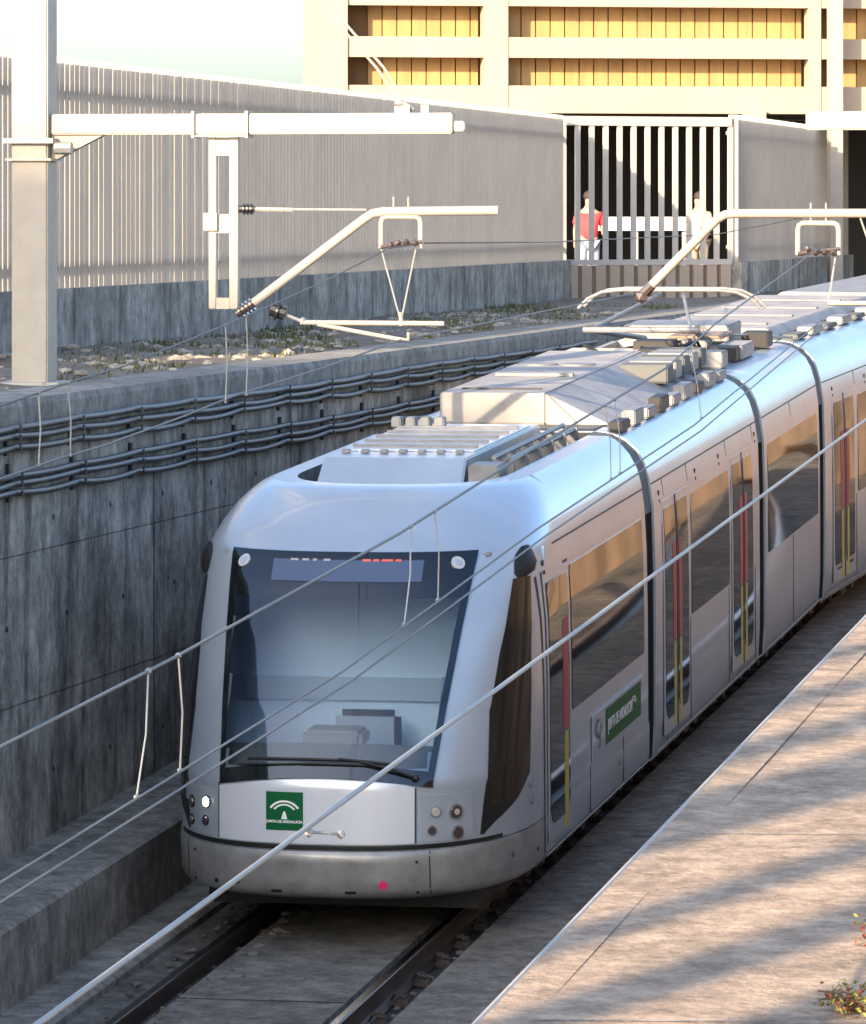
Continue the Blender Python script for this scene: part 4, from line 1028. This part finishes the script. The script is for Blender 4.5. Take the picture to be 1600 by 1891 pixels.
rbox(15.6, 16.5, .05, .62, 3.24, 3.27, 'rust2', 0, 'heat_shield'); rbox(15.2, 16.1, .60, .88, 3.062, 3.2, 'roofw', 0, 'roof_box')
# --- pantograph (half raised)
PG = MB().box(-.62, .62, 14.6, 14.68, 3.10, 3.16).box(-.62, .62, 16.5, 16.58, 3.10, 3.16).box(-.66, -.60, 14.68, 16.5, 3.10, 3.16).box(.60, .66, 14.68, 16.5, 3.10, 3.16).build('pantograph', 'galv', TR)
b = MB()
for x in (-.6, .6):
    for v in (14.64, 16.54):
        for k in range(3): b.disc((x, v, 3.075+k*.012), (0, 0, 1), .07, .003, 12)
b.build('pantograph_insulator', 'insul', PG)
MB().tube([(-.30, 16.4, 3.2), (-.55, 14.2, 3.42)], .028, 8).tube([(.30, 16.4, 3.2), (.55, 14.2, 3.42)], .035, 8).tube([(-.58, 14.2, 3.42), (.58, 14.2, 3.42)], .03, 8).build('lower_arm', 'roofg', PG)
MB().tube([(-.5, 14.2, 3.42), (-.12, 16.3, 3.66)], .025, 8).tube([(.5, 14.2, 3.42), (.12, 16.3, 3.66)], .018, 8).build('upper_arm', 'roofg', PG)
b = MB()
for dv in (-.18, .18):
    b.tube([(-.95, 16.3+dv, 3.52), (-.85, 16.3+dv, 3.62), (-.70, 16.3+dv, 3.69), (-.5, 16.3+dv, 3.71), (.5, 16.3+dv, 3.71), (.70, 16.3+dv, 3.69), (.85, 16.3+dv, 3.62), (.95, 16.3+dv, 3.52)], .018, 8)
b.tube([(-.4, 16.12, 3.70), (-.4, 16.48, 3.70)], .014, 6); b.tube([(.4, 16.12, 3.70), (.4, 16.48, 3.70)], .014, 6); b.build('collector_head', 'roofg', PG)
b = MB()
for k in range(12): b.tube([(random.uniform(-.7, .7), random.uniform(13.7, 14.4), 3.08), (random.uniform(-.6, .6), random.uniform(14.2, 15.0), random.uniform(3.12, 3.3)), (random.uniform(-.6, .6), random.uniform(14.8, 16), 3.1)], .02, 6)
b.build('roof_cables', 'blk', TR)
b = MB().tube([(1.0, 18.2, 3.10), (.2, 15.2, 3.34)], .014, 6); b.build('roof_rod', 'galv', TR)

# rear cars follow the curve of the track to the right
def swing(o, v0, dx, ang):
    c, s_ = math.cos(-ang), math.sin(-ang)
    for q in o.data.vertices:
        x, y = q.co.x, q.co.y-v0; q.co.x = dx+x*c-y*s_; q.co.y = v0+x*s_+y*c
def tree_meshes(o):
    out = [o] if o.type == 'MESH' else []
    for ch in o.children: out += tree_meshes(ch)
    return out
BX4 = 0.0
for ch in list(TR.children):
    ms = tree_meshes(ch)
    ys = [q.co.y for q in ch.data.vertices]; mid = (min(ys)+max(ys))/2
    if ch.name.startswith('underframe'): continue
    for m_ in ms:
        if mid > 25.55: swing(m_, 25.55, 7.35*math.sin(math.radians(3.6)), math.radians(8))
        elif mid > 18.2: swing(m_, 18.2, 0.0, math.radians(3.6))
# ================================================================== PLANT + ADDED OFF-FRAME SHADE CASTERS
def shrub(loc, label, sc=1.0, lean=0.0):
    t = empty('shrub', loc, label, 'shrub'); st = MB(); lf = {'leafr': MB(), 'leafy': MB()}
    for k in range(26):
        a = random.uniform(0, 6.28); r = random.uniform(.02, .12)*sc; h = random.uniform(.02, .08)*sc
        tip = Vector((math.cos(a)*r, math.sin(a)*r*1.4, h)); st.tube([(0, 0, 0), tip*.5+Vector((0, 0, .02)), tip], .003, 5)
        for q in range(16):
            m_ = 'leafr' if random.random() < lean else 'leafy'
            c = tip*random.uniform(.3, 1.05)+Vector([random.gauss(0, .014) for _ in range(3)]); d1 = Vector([random.gauss(0, 1) for _ in range(3)]).normalized()*.010; d2 = Vector([random.gauss(0, 1) for _ in range(3)]).normalized()*.005
            lf[m_].add([c-d1, c-d2, c+d1, c+d2], [(0, 1, 2, 3)])
    st.build('stem', 'twig', t); lf['leafr'].build('red_leaves', 'leafr', t); lf['leafy'].build('yellow_leaves', 'leafy', t)
shrub(T(6.36, -22.60, 4.0), 'small red brown leaved plant on the pavement at the right edge', .7, .9)
shrub(T(6.40, -23.62, 4.0), 'yellow green leaved tuft in the bottom right corner of the pavement', .85, .25)
# unseen blocks added behind the viewer, stepped to keep low sun off the cutting
def rot_block(q0, q1, p, h, dep, name, lab):
    s, c = math.sin(SUN_YAW), math.cos(SUN_YAW)
    ex = Vector((c, -s, 0)); ey = Vector((s, c, 0)); ctr = ex*(q0+q1)/2+ey*(p-dep/2)
    t = empty(name, (ctr.x, ctr.y, 0), lab, 'building'); off = Matrix.Translation((-ctr.x, -ctr.y, 0))
    b = MB().obox((ctr.x, ctr.y, h/2), ex*(q1-q0)/2, ey*dep/2, (0, 0, h/2)); o = b.build('walls', 'plast'); o.parent = t; o.matrix_parent_inverse = off
    b = MB(); fl = int(h/3); n_ = int((q1-q0)/2.6)
    for i in range(n_):
        for j in range(fl):
            cc = ex*(q0+(i+.5)*(q1-q0)/max(1, n_))+ey*(p+.01); b.obox((cc.x, cc.y, 3*j+4.4-2.5+1.0), ex*.6, ey*.02, (0, 0, .7))
    o = b.build('windows', 'pane'); o.parent = t; o.matrix_parent_inverse = off
    return t
P0 = -97
def HH(h): return h+math.tan(SUN_EL)*97
rot_block(-30, -5.8, P0, HH(6.45), 12, 'shade_block', 'tall unseen block added behind the viewer to shade the cutting, left one')
rot_block(-5.79, -3.7, P0, HH(6.44), 11.9, 'shade_block', 'narrow unseen block added behind the viewer to step the shade, beside the left one')
rot_block(-3.69, -2.4, P0, HH(5.5), 11.8, 'shade_block', 'narrow lower unseen block added behind the viewer to step the shade down')
rot_block(-2.39, 9.5, P0, HH(4.95), 11.7, 'shade_block', 'lower unseen block added behind the viewer to shade the cutting, right one')
# unseen posts added behind the viewer to stripe the pavement with shade
def shade_posts():
    s, c = math.sin(SUN_YAW), math.cos(SUN_YAW); ex = Vector((c, -s, 0)); ey = Vector((s, c, 0))
    t = empty('shade_posts', tuple(ex*14+ey*-34), 'unseen row of tall posts on a slab, added behind the viewer to stripe the pavement with shade', 'shade_posts'); off = Matrix.Translation(-t.location)
    cc = ex*13.5+ey*-34.2; b = MB().obox((cc.x, cc.y, 3.05), ex*5.5, ey*.8, (0, 0, .14)); o = b.build('deck', 'cap'); o.parent = t; o.matrix_parent_inverse = off
    q = 9.6; k = 0
    while q < 18.6:
        wd = random.uniform(.18, .25) if k % 5 else .50
        cc = ex*q+ey*(-34+random.uniform(-.3, .3)); b = MB().obox((cc.x, cc.y, 6.75), ex*wd/2, ey*.06, (0, 0, 3.55)); o = b.build('post', 'twig'); o.parent = t; o.matrix_parent_inverse = off
        q += wd+random.uniform(.27, .34); k += 1
shade_posts()
